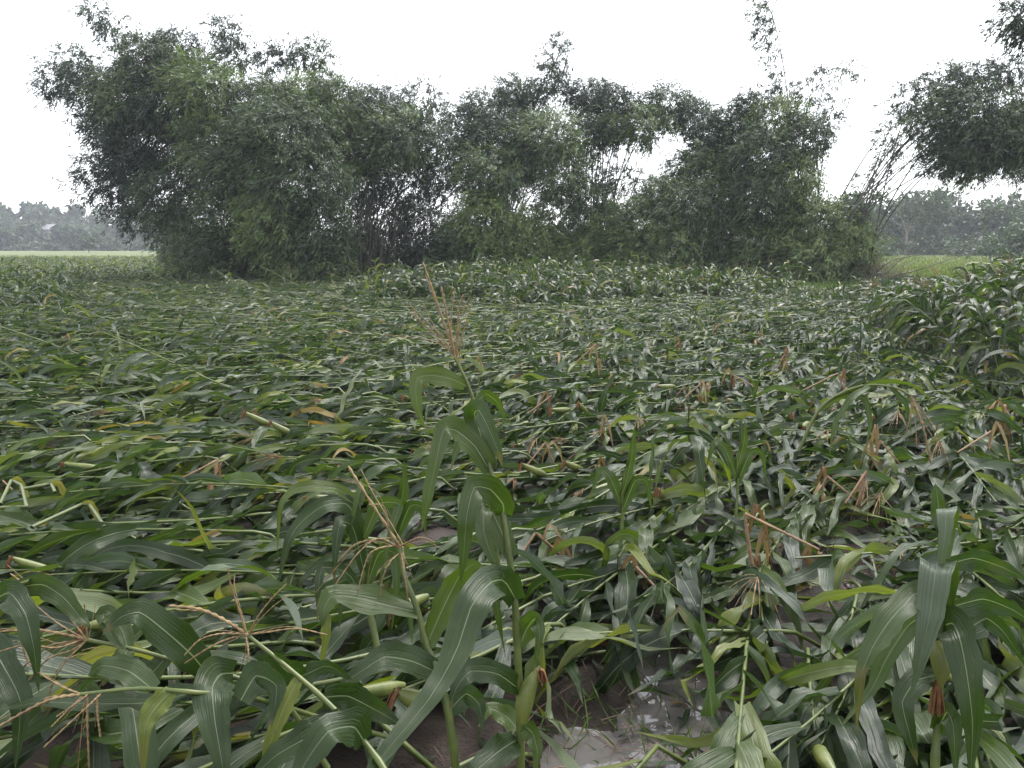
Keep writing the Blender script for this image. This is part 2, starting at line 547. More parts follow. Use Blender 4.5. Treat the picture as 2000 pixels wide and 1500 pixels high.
# lobes: (px, py, rx, ry, depth offset, density, culms)
clump('huge dark bamboo clump at the left, branches reaching out over the far field', 505, 33, [
    (105, 155, 30, 48, 1, .55, 1), (150, 125, 40, 40, 1, .5, 1), (190, 25, 32, 34, 1, .35, 1), (218, 52, 28, 22, 1, .4, 0),
    (185, 170, 50, 55, .5, .6, 1), (285, 112, 62, 46, 0, 1, 2), (345, 105, 55, 40, 1, 1, 1), (250, 190, 70, 60, 0, .9, 2), (330, 190, 85, 75, 0, 1, 3),
    (215, 250, 55, 40, .5, .8, 1), (280, 270, 80, 60, 0, 1, 2), (250, 320, 60, 45, .5, .7, 1), (175, 330, 38, 30, .5, .4, 1),
    (160, 370, 28, 34, .5, .3, 0), (215, 370, 45, 32, .5, .4, 1), (270, 395, 45, 36, .5, .45, 1), (262, 430, 28, 26, .5, .45, 0),
    (330, 370, 75, 70, 0, 1, 2), (345, 440, 45, 40, 0, .8, 1),
    (400, 170, 70, 60, -.5, 1, 2), (440, 62, 30, 34, 1, .5, 1), (470, 72, 28, 16, 1, .35, 0), (455, 110, 40, 30, 1, .6, 1), (425, 280, 90, 75, -.5, 1, 3),
    (535, 112, 40, 24, 1.5, .45, 1), (580, 105, 42, 26, 1.5, .45, 1), (622, 105, 30, 36, 1.5, .45, 1), (520, 195, 75, 45, 0, 1, 2),
    (560, 255, 110, 65, -1.2, 1, 3), (600, 190, 70, 42, 0, 1, 2), (650, 190, 55, 50, 0, .9, 1),
    (480, 330, 80, 70, -1, 1, 2), (590, 350, 100, 80, -1.6, 1, 3), (460, 420, 70, 65, -1, 1, 2), (540, 430, 75, 65, -1.6, 1, 2),
    (390, 490, 65, 55, -1.2, 1, 2), (620, 450, 65, 65, -1.5, 1, 1), (600, 525, 75, 40, -1.5, 1, 1), (370, 535, 60, 26, -1.5, .9, 0),
    (430, 540, 45, 25, -1.4, .9, 0), (660, 500, 40, 55, -1.2, .8, 0),
    (430, 500, 60, 50, 1.6, .9, 0), (505, 505, 60, 55, 1.8, 1, 0), (580, 505, 60, 50, 1.6, .9, 0), (505, 440, 50, 40, 1.6, .9, 0)], spread=1.1,
    culm_px=[(470 + 6 * k, 552, 455 + 9 * k, 400) for k in range(13)])
clump('bamboo clump with bare dark culms fanning out, second from left', 712, 34.5, [
    (660, 240, 60, 50, 1, .9, 2), (740, 215, 70, 55, .5, .9, 2), (700, 290, 70, 55, 0, 1, 3), (770, 270, 70, 60, -.5, 1, 3), (825, 195, 45, 38, 1, .5, 2),
    (820, 265, 60, 50, .5, .8, 3), (850, 300, 50, 50, .5, .7, 2), (720, 350, 60, 40, .5, .55, 2), (800, 350, 60, 45, .5, .5, 2), (860, 360, 45, 40, .5, .5, 2),
    (760, 420, 80, 45, 1.2, .45, 1), (690, 420, 45, 60, 1, .5, 1), (820, 430, 60, 50, 2, .6, 1), (690, 490, 55, 42, 1, .9, 0), (765, 490, 60, 40, 1.4, .9, 0), (835, 500, 55, 42, 1.2, .9, 0), (880, 460, 45, 40, 1.2, .7, 0), (720, 515, 60, 32, 2.2, .9, 0), (810, 515, 60, 32, 2.2, .9, 0)], spread=0.9,
    culm_px=[(690, 535, 640, 350), (700, 535, 670, 330), (705, 540, 700, 310), (710, 540, 725, 310), (715, 540, 745, 320), (722, 540, 775, 330),
             (730, 540, 805, 340), (740, 540, 835, 350), (750, 535, 860, 360), (765, 530, 890, 370), (700, 540, 655, 380), (712, 540, 690, 360), (735, 540, 815, 380),
             (760, 535, 875, 395), (745, 540, 790, 350)])
clump('mid green bamboo clump with one tall feathery shoot, at the centre', 965, 36, [
    (905, 235, 45, 40, 1, .6, 1), (950, 215, 55, 40, 1, .8, 2), (1005, 180, 45, 36, 1, .7, 2), (1088, 110, 26, 45, 1.5, .45, 1), (1075, 150, 34, 34, 1.5, .5, 1),
    (1105, 75, 12, 16, 1.5, .3, 0), (1040, 195, 45, 36, 1.5, .7, 1), (980, 265, 75, 45, 0, 1, 2), (1065, 265, 80, 52, -.5, 1, 3), (1090, 330, 60, 55, -.4, .9, 2),
    (960, 345, 75, 60, -1, 1, 3), (925, 310, 45, 40, 0, .8, 1), (1010, 320, 45, 40, -.5, .9, 1), (950, 430, 75, 55, -1.2, 1, 2), (905, 470, 45, 55, -1, 1, 1),
    (1020, 460, 60, 55, -.8, 1, 1), (1000, 510, 80, 28, -1, 1, 0), (1080, 420, 45, 60, 0, .7, 1), (890, 515, 40, 30, -1, .9, 0), (920, 490, 60, 45, 1.6, .9, 0), (1020, 490, 70, 45, 1.6, .9, 0), (1090, 500, 50, 40, 1.6, .9, 0)])
clump('bamboo clump whose arching crown leaves an open window of sky below it', 1160, 37, [
    (1150, 185, 50, 32, 1, .9, 2), (1205, 200, 55, 36, .5, 1, 2), (1245, 240, 75, 36, 0, 1, 2), (1310, 205, 60, 34, .5, .9, 2), (1290, 170, 10, 16, 1, .4, 0),
    (1355, 225, 40, 36, .5, .9, 1), (1195, 252, 45, 26, 0, .8, 1), (1150, 270, 40, 50, .3, .8, 1), (1215, 348, 55, 28, 1, .42, 1),
    (1150, 390, 50, 60, -.3, .9, 2), (1190, 440, 60, 50, -.6, 1, 1), (1130, 490, 55, 40, -.8, 1, 0), (1220, 500, 50, 35, -.5, 1, 0), (1170, 490, 70, 45, 1.6, .9, 0)],
    culm_px=[(1170, 470, 1195, 300), (1185, 470, 1240, 280), (1200, 470, 1285, 270), (1160, 470, 1175, 290)])
clump('light green bushy bamboo clump right of the sky window', 1350, 36, [
    (1335, 325, 52, 26, .8, .5, 1), (1390, 330, 60, 45, 0, 1, 2), (1300, 380, 60, 40, -.5, .9, 2), (1270, 430, 70, 45, -1, 1, 2), (1350, 400, 70, 55, -1, 1, 2),
    (1240, 480, 60, 40, -1, 1, 1), (1310, 480, 70, 42, -1.3, 1, 1), (1370, 480, 50, 45, -1, 1, 1), (1420, 380, 50, 60, -.4, 1, 1), (1420, 470, 60, 55, 0, .9, 1),
    (1330, 530, 90, 18, -1, .8, 0), (1430, 290, 45, 40, .5, .8, 1), (1395, 262, 50, 42, .4, .9, 1), (1440, 240, 45, 42, .4, .85, 1), (1375, 300, 45, 24, .6, .6, 0)])
clump('bamboo clump with a very tall nodding shoot above its crown', 1560, 35.5, [
    (1488, 18, 28, 22, .5, .4, 1), (1492, 58, 28, 18, .5, .4, 0), (1503, 95, 24, 16, .5, .4, 0), (1515, 138, 14, 20, .5, .35, 0), (1525, 175, 22, 18, .5, .5, 1),
    (1475, 200, 38, 28, .5, .6, 1), (1520, 235, 60, 42, 0, 1, 2), (1570, 270, 45, 55, -.2, 1, 2), (1490, 300, 70, 50, -.5, 1, 2), (1550, 350, 55, 55, -.6, 1, 2),
    (1575, 185, 30, 26, .6, .4, 1), (1605, 150, 28, 18, .6, .35, 1), (1645, 132, 26, 12, .6, .35, 0), (1680, 150, 10, 14, .6, .3, 0), (1620, 220, 26, 44, .6, .3, 1),
    (1610, 270, 18, 30, .6, .3, 0), (1480, 380, 65, 55, -.8, 1, 2), (1540, 430, 60, 50, -.8, .9, 1), (1480, 470, 70, 50, -.6, 1, 1), (1540, 500, 60, 40, -.6, 1, 0), (1590, 360, 16, 30, .5, .3, 0)],
    culm_px=[(1565, 480, 1600, 270), (1555, 480, 1580, 290), (1600, 380, 1592, 260), (1560, 480, 1520, 150), (1570, 470, 1560, 300)])
clump('low rounded bamboo bush at the right end of the thicket', 1650, 33.5, [
    (1590, 430, 60, 50, 0, 1, 1), (1645, 425, 50, 40, .5, 1, 1), (1600, 500, 75, 45, -.4, 1, 0), (1665, 475, 50, 45, -.2, 1, 1), (1640, 530, 60, 24, -.4, .9, 0), (1690, 500, 26, 34, .2, .7, 0)])
clump('leaning bamboo clump whose dark crown hangs in from the right edge', 1660, 33, [
    (1760, 250, 40, 45, .5, .3, 1), (1730, 300, 26, 34, .5, .22, 1), (1790, 190, 45, 36, .5, .4, 1), (1830, 230, 55, 55, 0, .5, 1), (1870, 160, 60, 36, .3, .7, 0),
    (1930, 150, 60, 30, .3, .6, 0), (1985, 130, 40, 24, .3, .5, 0), (1890, 220, 70, 60, -.2, 1, 1), (1900, 285, 85, 45, -.4, 1.1, 1), (1970, 270, 75, 60, -.4, 1.1, 1),
    (1840, 310, 50, 30, 0, .5, 1), (1890, 335, 50, 24, 0, .6, 0), (2040, 230, 80, 80, 0, 1, 1), (2060, 310, 70, 40, 0, .9, 0), (1700, 350, 20, 30, .5, .2, 0),],
    culm_px=[(1658, 425, 1750, 280), (1662, 415, 1790, 260), (1640, 390, 1735, 245), (1665, 410, 1830, 290), (1660, 430, 1770, 250), (1666, 400, 1800, 300), (1655, 440, 1700, 340), (1664, 430, 1880, 240), (1668, 425, 1900, 300), (1662, 420, 1850, 200), (1660, 415, 1820, 230)], spread=0.5)
clump('bamboo plume hanging into the top right corner of the view', 2330, 26, [
    (1980, 22, 34, 30, 0, .5, 1), (2030, 35, 50, 45, 0, .8, 1), (1992, 60, 18, 18, 0, .4, 0), (2110, 60, 60, 60, 0, .9, 2), (2200, 120, 80, 80, 0, 1, 2)], spread=0.5)

# dead brown twigs and fallen culms at the foot of the right-hand bush
b0 = P(1690, 545, 32.6)
b0[2] = 0
root = thing('twig_pile', b0, 'pale brown heap of dead bamboo twigs at the foot of the low bush', 'twigs')
pts = []
for _ in range(260):
    a = b0 + np.array([rng.normal() * 0.7, rng.normal() * 0.3, 0.0])
    a[2] = 0.02
    q = a + np.array([rng.normal() * 0.5 + 0.25, rng.normal() * 0.3, 0.3 + rng.random() * 1.0])
    pts.append(spline([a, (a + q) / 2 + rng.normal(size=3) * 0.08, q + np.array([0.2, 0, -0.1])], 5))
Vt, ft = tubes(np.array(pts), np.linspace(0.012, 0.004, 5), 3)
tag(obj('twig', mesh('twig', Vt.reshape(-1, 3) - b0, many_faces(ft, len(pts), 15), M_TWIG), root), kind='stuff')
for i, (a, m_, b, lab) in enumerate([
        ((1712, 546), (1790, 528), (1885, 497), 'longest fallen bamboo culm, sloping up over the bright meadow'),
        ((1700, 520), (1740, 510), (1800, 497), 'short fallen bamboo culm just above the longest one'),
        ((1722, 528), (1780, 485), (1815, 432), 'thin bare bamboo culm standing out steeply over the meadow'),
        ((1650, 552), (1690, 535), (1720, 500), 'pale snapped culm sticking out of the dead twigs'),
        ((1725, 548), (1780, 543), (1850, 545), 'fallen bamboo culm lying almost level below the others')]):
    q = [P(*a, 32.4), P(*m_, 32.6 + .2 * i), P(*b, 33 + .4 * i)]
    q[0][2] = min(q[0][2], 0.25)
    r0 = thing('fallen_culm', q[0], lab, 'bamboo culm', 'fallen bamboo culms')
    Vt, ft = tubes(spline(q, 12), np.linspace(0.032, 0.012, 12) * (0.6 if i in (2, 3) else 1), 5)
    obj('culm', mesh('culm', Vt[0] - q[0], ft, M_TWIG if i == 3 else M_CULM), r0)
    side = []
    for k in range(7):
        s0 = spline(q, 12)[3 + k]
        side.append(spline([s0, s0 + np.array([0.15, 0, 0.08]) + rng.normal(size=3) * 0.05, s0 + np.array([0.4, 0, 0.1]) + rng.normal(size=3) * 0.15], 4))
    Vt, ft = tubes(np.array(side), np.linspace(0.008, 0.003, 4), 3)
    obj('twig', mesh('twig', Vt.reshape(-1, 3) - q[0], many_faces(ft, 7, 12), M_TWIG), r0)


# ------------------------------------------------------------------ trees far off
def tree(px, py_top, d, w_px, label, group, base_z=0.0, dens=1.0, low=0.12):
    base = P(px, 480, d)
    base[2] = base_z
    top = P(px, py_top, d)[2]
    h = top - base_z
    rw = w_px * d / FPX
    root = thing('tree', base, label, 'tree', group)
    vs_, ts_ = [], []
    nl = 7
    for k in range(nl):
        c = base + np.array([rng.normal() * rw * 0.45, rng.normal() * rw * 0.4, h * (low + 0.22 + (0.62 - low) * rng.random())])
        if k == 0:
            c = base + np.array([0, 0, h * 0.76])
        r = np.array([rw * 0.55, rw * 0.5, h * 0.22]) * (0.7 + 0.5 * rng.random())
        v, tn = leaf_cloud(c, r, int(30 * dens), 12, 0.0042 * d, 0.0026 * d, twig=0.6 * rw * 0.4, droop=0.1, wind=WIND * 0.3)
        vs_.append(v)
        ts_.append(tn)
    v = np.concatenate(vs_)
    obj('crown', mesh('crown', v - base, many_faces(QUADS, len(v) // 4, 4), M_TREE, tint=np.concatenate(ts_), smooth=False), root)
    limbs = [spline([base + np.array([0, 0, -0.3]), base + np.array([rng.normal() * .1, 0, h * 0.3]), base + np.array([rng.normal() * rw * .3, rng.normal() * rw * .2, h * (0.6 + 0.2 * rng.random())])], 7) for _ in range(3)]
    Vt, ft = tubes(np.array(limbs), np.linspace(0.018 * h, 0.006 * h, 7), 5)
    obj('trunk', mesh('trunk', Vt.reshape(-1, 3) - base, many_faces(ft, 3, 35), M_BARK), root)
    return root


for k in range(26):
    px = 1655 + k * 17 + rng.normal() * 7
    tree(px, 372 + 66 * rng.random() - (14 if px > 1820 else 0), 125 + rng.random() * 45, 24 + 28 * rng.random(),
         'hazy green tree in the wood beyond the bright meadow at right', 'trees beyond the right-hand meadow', low=-0.12)
tree(1672, 372, 92, 40, 'dark tree behind the leaning bamboo culms, nearest of the far wood', None, low=0.02)
tree(1770, 372, 128, 55, 'pale spreading flat-topped tree rising above the far wood', None, low=0.4, dens=.6)
tree(1985, 425, 80, 60, 'pale leafy tree at the right edge, nearer than the far wood', None, low=0.02, dens=1.3)
for k in range(16):
    px = -20 + k * 23 + rng.normal() * 6
    tree(px, 432 + 26 * rng.random(), 225 + rng.random() * 35, 20 + 10 * rng.random(),
         'grey-green hazy tree in the belt below the hill at left', 'trees below the left-hand hill', low=-0.1)
for k in range(46):
    y = 262 + 55 * rng.random()
    px = -40 + 400 * rng.random()
    x = (px - 1000) / FPX * y
    z = float(hill_z(x, y)) - 0.5
    px, py = pix((x, y, z))
    tree(px, py - 22 - 20 * rng.random(), y, 14 + 12 * rng.random(), 'faint bluish tree on the hill at left', 'trees on the left-hand hill', base_z=z, dens=.5, low=0.1)
tree(172, 465, 175, 16, 'small dark spreading tree in the open at the foot of the hill', None, low=0.45, dens=.5)

def undergrowth(name, pxs, d, top_px):
    vs_, ts_ = [], []
    for px in pxs:
        D = d + 8 * rng.normal()
        c = P(px, 478, D)
        hh = P(px, top_px + 8 * rng.normal(), D)[2]
        c[2] = hh * 0.3
        v, tn = leaf_cloud(c, np.array([16 * D / FPX, 2.0, hh * 0.7]), 26, 12, 0.0042 * D, 0.0028 * D, twig=0.6, droop=0.1, wind=WIND * 0.3, tint0=0.4)
        vs_.append(v)
        ts_.append(tn)
    v = np.concatenate(vs_)
    tag(obj(name, mesh(name, v, many_faces(QUADS, len(v) // 4, 4), M_TREE, tint=np.concatenate(ts_), smooth=False)), kind='stuff')


undergrowth('undergrowth', np.arange(1640, 2060, 13), 124, 462)
undergrowth('undergrowth', np.arange(-40, 400, 14), 226, 472)

# two pale houses under the hill
M_WALL = plain_material('pale_wall', [(0.3, (0.1980, 0.1890, 0.1800)), (0.7, (0.2700, 0.2610, 0.2520))], rough=0.9, scale=2)
M_ROOF = plain_material('tin_roof', [(0.3, (0.1440, 0.1440, 0.1530)), (0.7, (0.2160, 0.2160, 0.2250))], rough=0.5, scale=2)


def house(px, py, d, w, h, label):
    b = P(px, py, d)
    z0 = b[2]
    root = thing('house', (b[0], b[1], z0), label, 'house', 'far houses')
    w2, dp = w / 2, 3.0
    v = np.array([[-w2, -dp, -2], [w2, -dp, -2], [w2, dp, -2], [-w2, dp, -2], [-w2, -dp, h], [w2, -dp, h], [w2, dp, h], [-w2, dp, h]], float)
    obj('wall', mesh('wall', v, [[0, 1, 5, 4], [1, 2, 6, 5], [2, 3, 7, 6], [3, 0, 4, 7]], M_WALL, smooth=False), root)
    e = 0.5
    v = np.array([[-w2 - e, -dp - e, h - .1], [w2 + e, -dp - e, h - .1], [w2 + e, 0, h + 1.6], [-w2 - e, 0, h + 1.6], [w2 + e, dp + e, h - .1], [-w2 - e, dp + e, h - .1]], float)
    obj('roof', mesh('roof', v, [[0, 1, 2, 3], [3, 2, 4, 5]], M_ROOF, smooth=False), root)


house(98, 450, 255, 2.8, .3, 'small pale house half hidden by trees on the hill, left one')
house(186, 469, 235, 3.6, .3, 'long low pale house at the foot of the hill, right one')


# ------------------------------------------------------------------ corn
def blades(base, d0, side0, L, W, droop, floor, curl, twist, S=12, C=3, fold=0.28, ripple=0.10):
    """ribbon leaves that droop under their weight and lie on a floor height; returns V (N,(S+1)*C,3), uv"""
    n = len(base)
    p, d, s = base.copy(), nrm(d0), side0.copy()
    ds = (L / S)[:, None]
    rows = []
    ph = rng.random(n) * 6.28
    fr = 8 + 10 * rng.random(n)
    us = np.linspace(-1, 1, C)
    ik = np.where(rng.random(n) < 0.75, rng.integers(max(1, S // 5), S, n), -1)
    ik2 = np.where(rng.random(n) < 0.4, rng.integers(max(1, S // 3), S, n), -1)
    kv = rng.normal(size=(n, 3)) * np.array([1.1, 1.1, 0.7])
    for i in range(S + 1):
        t = i / S
        s = nrm(s - (s * d).sum(-1, keepdims=True) * d)
        tw = (twist / S)[:, None]
        s = s * np.cos(tw) + np.cross(d, s) * np.sin(tw)
        # a blade that lies down turns flat
        h = nrm(np.cross(d, np.array([0, 0, 1.0])))
        h = np.where((h * s).sum(-1, keepdims=True) < 0, -h, h)
        low = np.clip((floor[:, None] + 0.08 - p[:, 2:3]) / 0.08, 0, 1) * 0.12
        s = nrm(s * (1 - low) + h * low)
        nn = np.cross(s, d)
        nn = np.where(nn[:, 2:3] < 0, -nn, nn)
        wv = W * np.minimum(1.0, 0.5 + 2.2 * t) * max(1 - t ** 1.9, 0.012)
        rag = 1 + 0.09 * rng.normal(size=(n, 2)) if 0 < i < S else np.ones((n, 2))
        e = ripple * wv * np.sin(fr * t * 1.6 + ph)
        e2 = ripple * wv * np.sin(fr * t * 1.35 + ph * 1.7)
        row = []
        for u in us:
            off = (abs(u) * fold * wv / 2 * (1 - 0.5 * t) + (e if u > 0 else e2) * abs(u) ** 2 * 1.2)
            row.append(p + s * (u * wv / 2 * (rag[:, 1] if u > 0 else rag[:, 0]))[:, None] + nn * off[:, None])
        rows.append(np.stack(row, 1))
        # step
        d = d.copy()
        d[:, 2] -= (droop * (0.35 + 1.1 * t) / S)
        cu = (curl / S)[:, None]
        d = d + np.cross(np.array([0, 0, 1.0]), d) * cu
        d = d + kv * (ik == i)[:, None] - kv[:, [1, 0, 2]] * (ik2 == i)[:, None]
        d = nrm(d)
        zn = p[:, 2] + d[:, 2] * ds[:, 0]
        hit = zn < floor
        need = (floor - p[:, 2]) / ds[:, 0]
        d[:, 2] = np.where(hit, np.clip(need, -0.8, 0.35), d[:, 2])
        d = nrm(d)
        p = p + d * ds
    V = np.stack(rows, 1).reshape(n, (S + 1) * C, 3)
    uu, vv = np.meshgrid((us + 1) / 2, np.linspace(0, 1, S + 1))
    return V, np.stack([uu, vv], -1).reshape(-1, 2)


UP = np.array([0, 0, 1.0])


def lodged_field(xy, head, L, hl, elev, K, kink=0.16, M=12):
    """flattened plants: stalk polylines (n,M,3) and leaf parameters (n,K,...)"""
    n = len(xy)
    hv = np.stack([np.cos(head), np.sin(head), 0 * head], -1)
    lv = np.stack([-np.sin(head), np.cos(head), 0 * head], -1)
    bend = rng.normal(size=n) * 0.24
    ph = rng.random(n) * 6.28

    def at(s):
        s = np.asarray(s)
        r = np.clip(s / kink, 0, 1)
        z = hl[:, None] * (r * r * (3 - 2 * r)) + (L * np.sin(elev))[:, None] * np.clip(s - kink, 0, 1) ** 1.4 + 0.04 * np.sin(s * 5 + ph[:, None]) * r
        hor = L[:, None] * (s * 0.55 + 0.42 * np.clip(s - 0.04, 0, 1)) * np.cos(elev * 0.6)[:, None]
        p = hv[:, None] * hor[..., None] + lv[:, None] * (bend[:, None] * L[:, None] * s * s)[..., None]
        p[..., :2] += xy[:, None]
        p[..., 2] = z + gz[:, None]
        return p
    gz = ground_z(xy[:, 0], xy[:, 1])
    s = np.linspace(0, 1, M)[None].repeat(n, 0)
    stalk = at(s)
    sk = (0.17 + 0.80 * (np.arange(K) + 0.5) / K)[None] + rng.normal(size=(n, K)) * 0.012
    lb = at(sk)
    tg = nrm(at(sk + 0.02) - at(sk - 0.02))
    sign = np.where(np.arange(K) % 2 == 0, 1.0, -1.0)[None] * np.where(rng.random((n, 1)) < 0.5, 1, -1)
    roll = rng.normal(size=(n, 1)) * 0.5
    lat = lv[:, None] * np.cos(roll)[..., None] + UP * np.sin(roll)[..., None]
    a = 0.45 + 0.45 * rng.random((n, K))
    d0 = nrm(tg * np.cos(a)[..., None] + lat * (sign * np.sin(a))[..., None] + UP * (0.16 * rng.random((n, K)) ** 1.5)[..., None] + hv[:, None] * 0.45)
    mid = 1 - np.abs(sk - 0.55) / 0.55
    LL = (0.40 + 0.44 * mid) * (0.8 + 0.4 * rng.random((n, K)))
    WW = (0.056 + 0.036 * mid) * (0.6 + 0.6 * rng.random((n, K)))
    return stalk, lb, d0, LL, WW


def leaf_set(lb, d0, LL, WW, floor, droop, S, C, fold=0.42, ripple=0.19, twist_sd=2.0, roll_sd=0.85):
    n, K = LL.shape
    b, d = lb.reshape(-1, 3), d0.reshape(-1, 3)
    s0 = nrm(np.cross(d, UP))
    rl = rng.normal(size=n * K)[:, None] * roll_sd
    s0 = s0 * np.cos(rl) + np.cross(d, s0) * np.sin(rl)
    V, uv = blades(b, d, s0, LL.ravel(), WW.ravel(), droop.ravel(), floor.ravel(), rng.normal(size=n * K) * 0.55, rng.normal(size=n * K) * twist_sd, S, C, fold, ripple)
    return V.reshape(n, K, -1, 3), uv


def leaf_tints(n, K, base=0.40, sd=0.21, dry=0.004, yellow=0.05):
    t = np.clip(base + rng.normal(size=(n, 1)) * 0.10 + rng.normal(size=(n, K)) * sd, 0.0, 0.85)
    r = rng.random((n, K))
    t = np.where(r < yellow, 0.78 + 0.13 * rng.random((n, K)), t)
    t = np.where((r > 1 - dry), 0.95 + 0.05 * rng.random((n, K)), t)
    # oldest leaves turn first
    old = (np.arange(K)[None] < 2) & (rng.random((n, K)) < 0.03)
    return np.where(old, 0.9 + 0.1 * rng.random((n, K)), t)


STALK_R = lambda M: (0.0092 - 0.005 * np.linspace(0, 1, M)) * (1 + 0.16 * (0.5 - (np.linspace(0, 1, M) * 8.2) % 1.0))


def tassel_geo(p, ax, size=0.3, n=11, curl=0.5):
    """central spike and side branches of a tassel, knobbly with spikelets"""
    Mt = 9
    t = np.linspace(0, 1, Mt)[None, :, None]
    rv = nrm(rng.normal(size=(n, 3)))
    d = nrm(ax * (0.9 + 0.3 * rng.random((n, 1))) + rv * (0.55 + 0.25 * rng.random((n, 1))))
    d[0] = ax
    ln = size * (0.55 + 0.4 * rng.random(n))
    ln[0] = size * 1.1
    off = (rng.random(n) * 0.28 * size)
    off[0] = 0
    b = p + ax * off[:, None]
    pts = b[:, None] + d[:, None] * t * ln[:, None, None]
    pts = pts + np.array([0, 0, -1.0]) * (t ** 2) * (curl * ln * (0.3 + rng.random(n)))[:, None, None]
    r = 0.0024 * (1 + 0.45 * np.cos(np.arange(Mt) * PI))[None] * np.linspace(1.05, 0.7, Mt)[None]
    r = np.repeat(r, n, 0)
    r[0] *= 1.7
    V, f = tubes(pts, r, 3)
    return V.reshape(-1, 3), many_faces(f, n, Mt * 3)


def ear_geo(p, ax, L=0.2, R=0.024):
    t = np.linspace(0, 1, 9)
    rr = R * np.array([0.45, 0.8, 0.98, 1.0, 0.97, 0.86, 0.66, 0.4, 0.12])
    sd = nrm(np.cross(ax, np.array([0.3, 0.9, 0.2])))
    pts = p + ax * (t * L)[:, None] + sd * (0.012 * np.sin(t * PI))[:, None]
    V, f = tubes(pts, rr, 9)
    V = V[0].reshape(9, 9, 3)
    ctr = pts[:, None]
    V = ctr + (V - ctr) * (1 + 0.06 * np.cos(np.arange(9) * 2.1))[None, :, None]
    tip = pts[-1]
    m = 20
    tt = np.linspace(0, 1, 5)[None, :, None]
    d = nrm(ax + rng.normal(size=(m, 3)) * 0.28)
    sp = tip - ax * 0.014 + d[:, None] * tt * 0.03 + np.array([0, 0, -0.055]) * tt ** 1.6 + rng.normal(size=(m, 1, 3)) * 0.004
    Vs, fs = tubes(sp, np.linspace(0.0042, 0.0022, 5)[None], 3)
    return (V.reshape(-1, 3), f), (Vs.reshape(-1, 3), many_faces(fs, m, 15))


def add_ear(root, b0, p, ax, L=0.2, R=0.024):
    (v, f), (v2, f2) = ear_geo(p, ax, L, R)
    e = obj('ear', mesh('ear', v - b0, f, M_HUSK), root)
    obj('silk', mesh('silk', v2 - b0, f2, M_SILK), e)


def zone(px, py):
    """where in the field a flattened plant lies, told by landmarks"""
    if py > 1180:
        if px < 520:
            return 'under the drooping lower-left tassels'
        if px < 930:
            return 'left of the brown-silked plant'
        if px < 1400:
            return 'beside the grey puddle'
        return 'around the broad-leaved plant'
    if py > 900:
        if px < 450:
            return 'along the near left edge'
        if px < 820:
            return 'behind the left arching leaves'
        if px < 1200:
            return 'behind the central folded leaves'
        if px < 1560:
            return 'right of the central plant'
        return 'around the muddy pools'
    if py > 740:
        if px < 600:
            return 'in the left middle distance'
        if px < 1150:
            return 'around the tall tasselled plant'
        if px < 1600:
            return 'among the orange dry stubs'
        return 'before the standing corn'
    if px < 800:
        return 'far out below the big bamboo clump'
    if px < 1500:
        return 'far out before the half-standing rows'
    return 'far out beside the standing corn'


SF = {(S, C): grid_faces(S + 1, C) for S, C in ((14, 5), (12, 3), (8, 3), (5, 2), (3, 2), (16, 5), (9, 3))}


def build_individuals(name, stalk, LV, uv, tints, SC_, zfun, ears, tassels, phrase, catname, leafmat=M_CORN, tas_size=0.25):
    n, K = LV.shape[:2]
    M = stalk.shape[1]
    f = SF[SC_]
    rad = STALK_R(M)
    for i in range(n):
        b0 = stalk[i, 0].copy()
        px, py = pix(stalk[i, M // 2])
        z = zfun(px, py)
        lab = phrase + (' with tassel and ear ' if tassels[i] and ears[i] else ' with a tan tassel ' if tassels[i] else ' bearing an ear ' if ears[i] else ' without ear ') + z
        if name == 'flattened_corn_plant':
            tx, ty = pix(stalk[i, -1])
            bx, by = pix(stalk[i, 0])
            way = ('tip leftward ' if tx < bx else 'tip rightward ') if abs(tx - bx) > 1.6 * abs(ty - by) else 'tip nearward ' if ty > by else 'tip away '
            lab = lab[:-len(z)] + way + z
        root = thing(name, b0, lab, catname, phrase + ' ' + z)
        Vt, ft = tubes(stalk[i], rad, 6)
        obj('stalk', mesh('stalk', Vt[0] - b0, ft, M_STALK), root)
        for k in range(K):
            obj('leaf', mesh('leaf', LV[i, k] - b0, f, leafmat, uv=uv, tint=tints[i, k]), root)
        tg = nrm(stalk[i, -1] - stalk[i, -2])
        if tassels[i]:
            v, ff = tassel_geo(stalk[i, -1] - tg * 0.01, tg, tas_size * (0.8 + 0.4 * rng.random()), 9 + int(rng.random() * 5), 0.6)
            obj('tassel', mesh('tassel', v - b0, ff, M_TASSEL), root)
        if ears[i]:
            j = M // 2
            tj = nrm(stalk[i, j + 1] - stalk[i, j])
            ax = nrm(tj * 0.85 + nrm(rng.normal(size=3)) * 0.35 + UP * 0.2)
            add_ear(root, b0, stalk[i, j] + UP * 0.015, ax, 0.17 + 0.06 * rng.random(), 0.022 + 0.004 * rng.random())


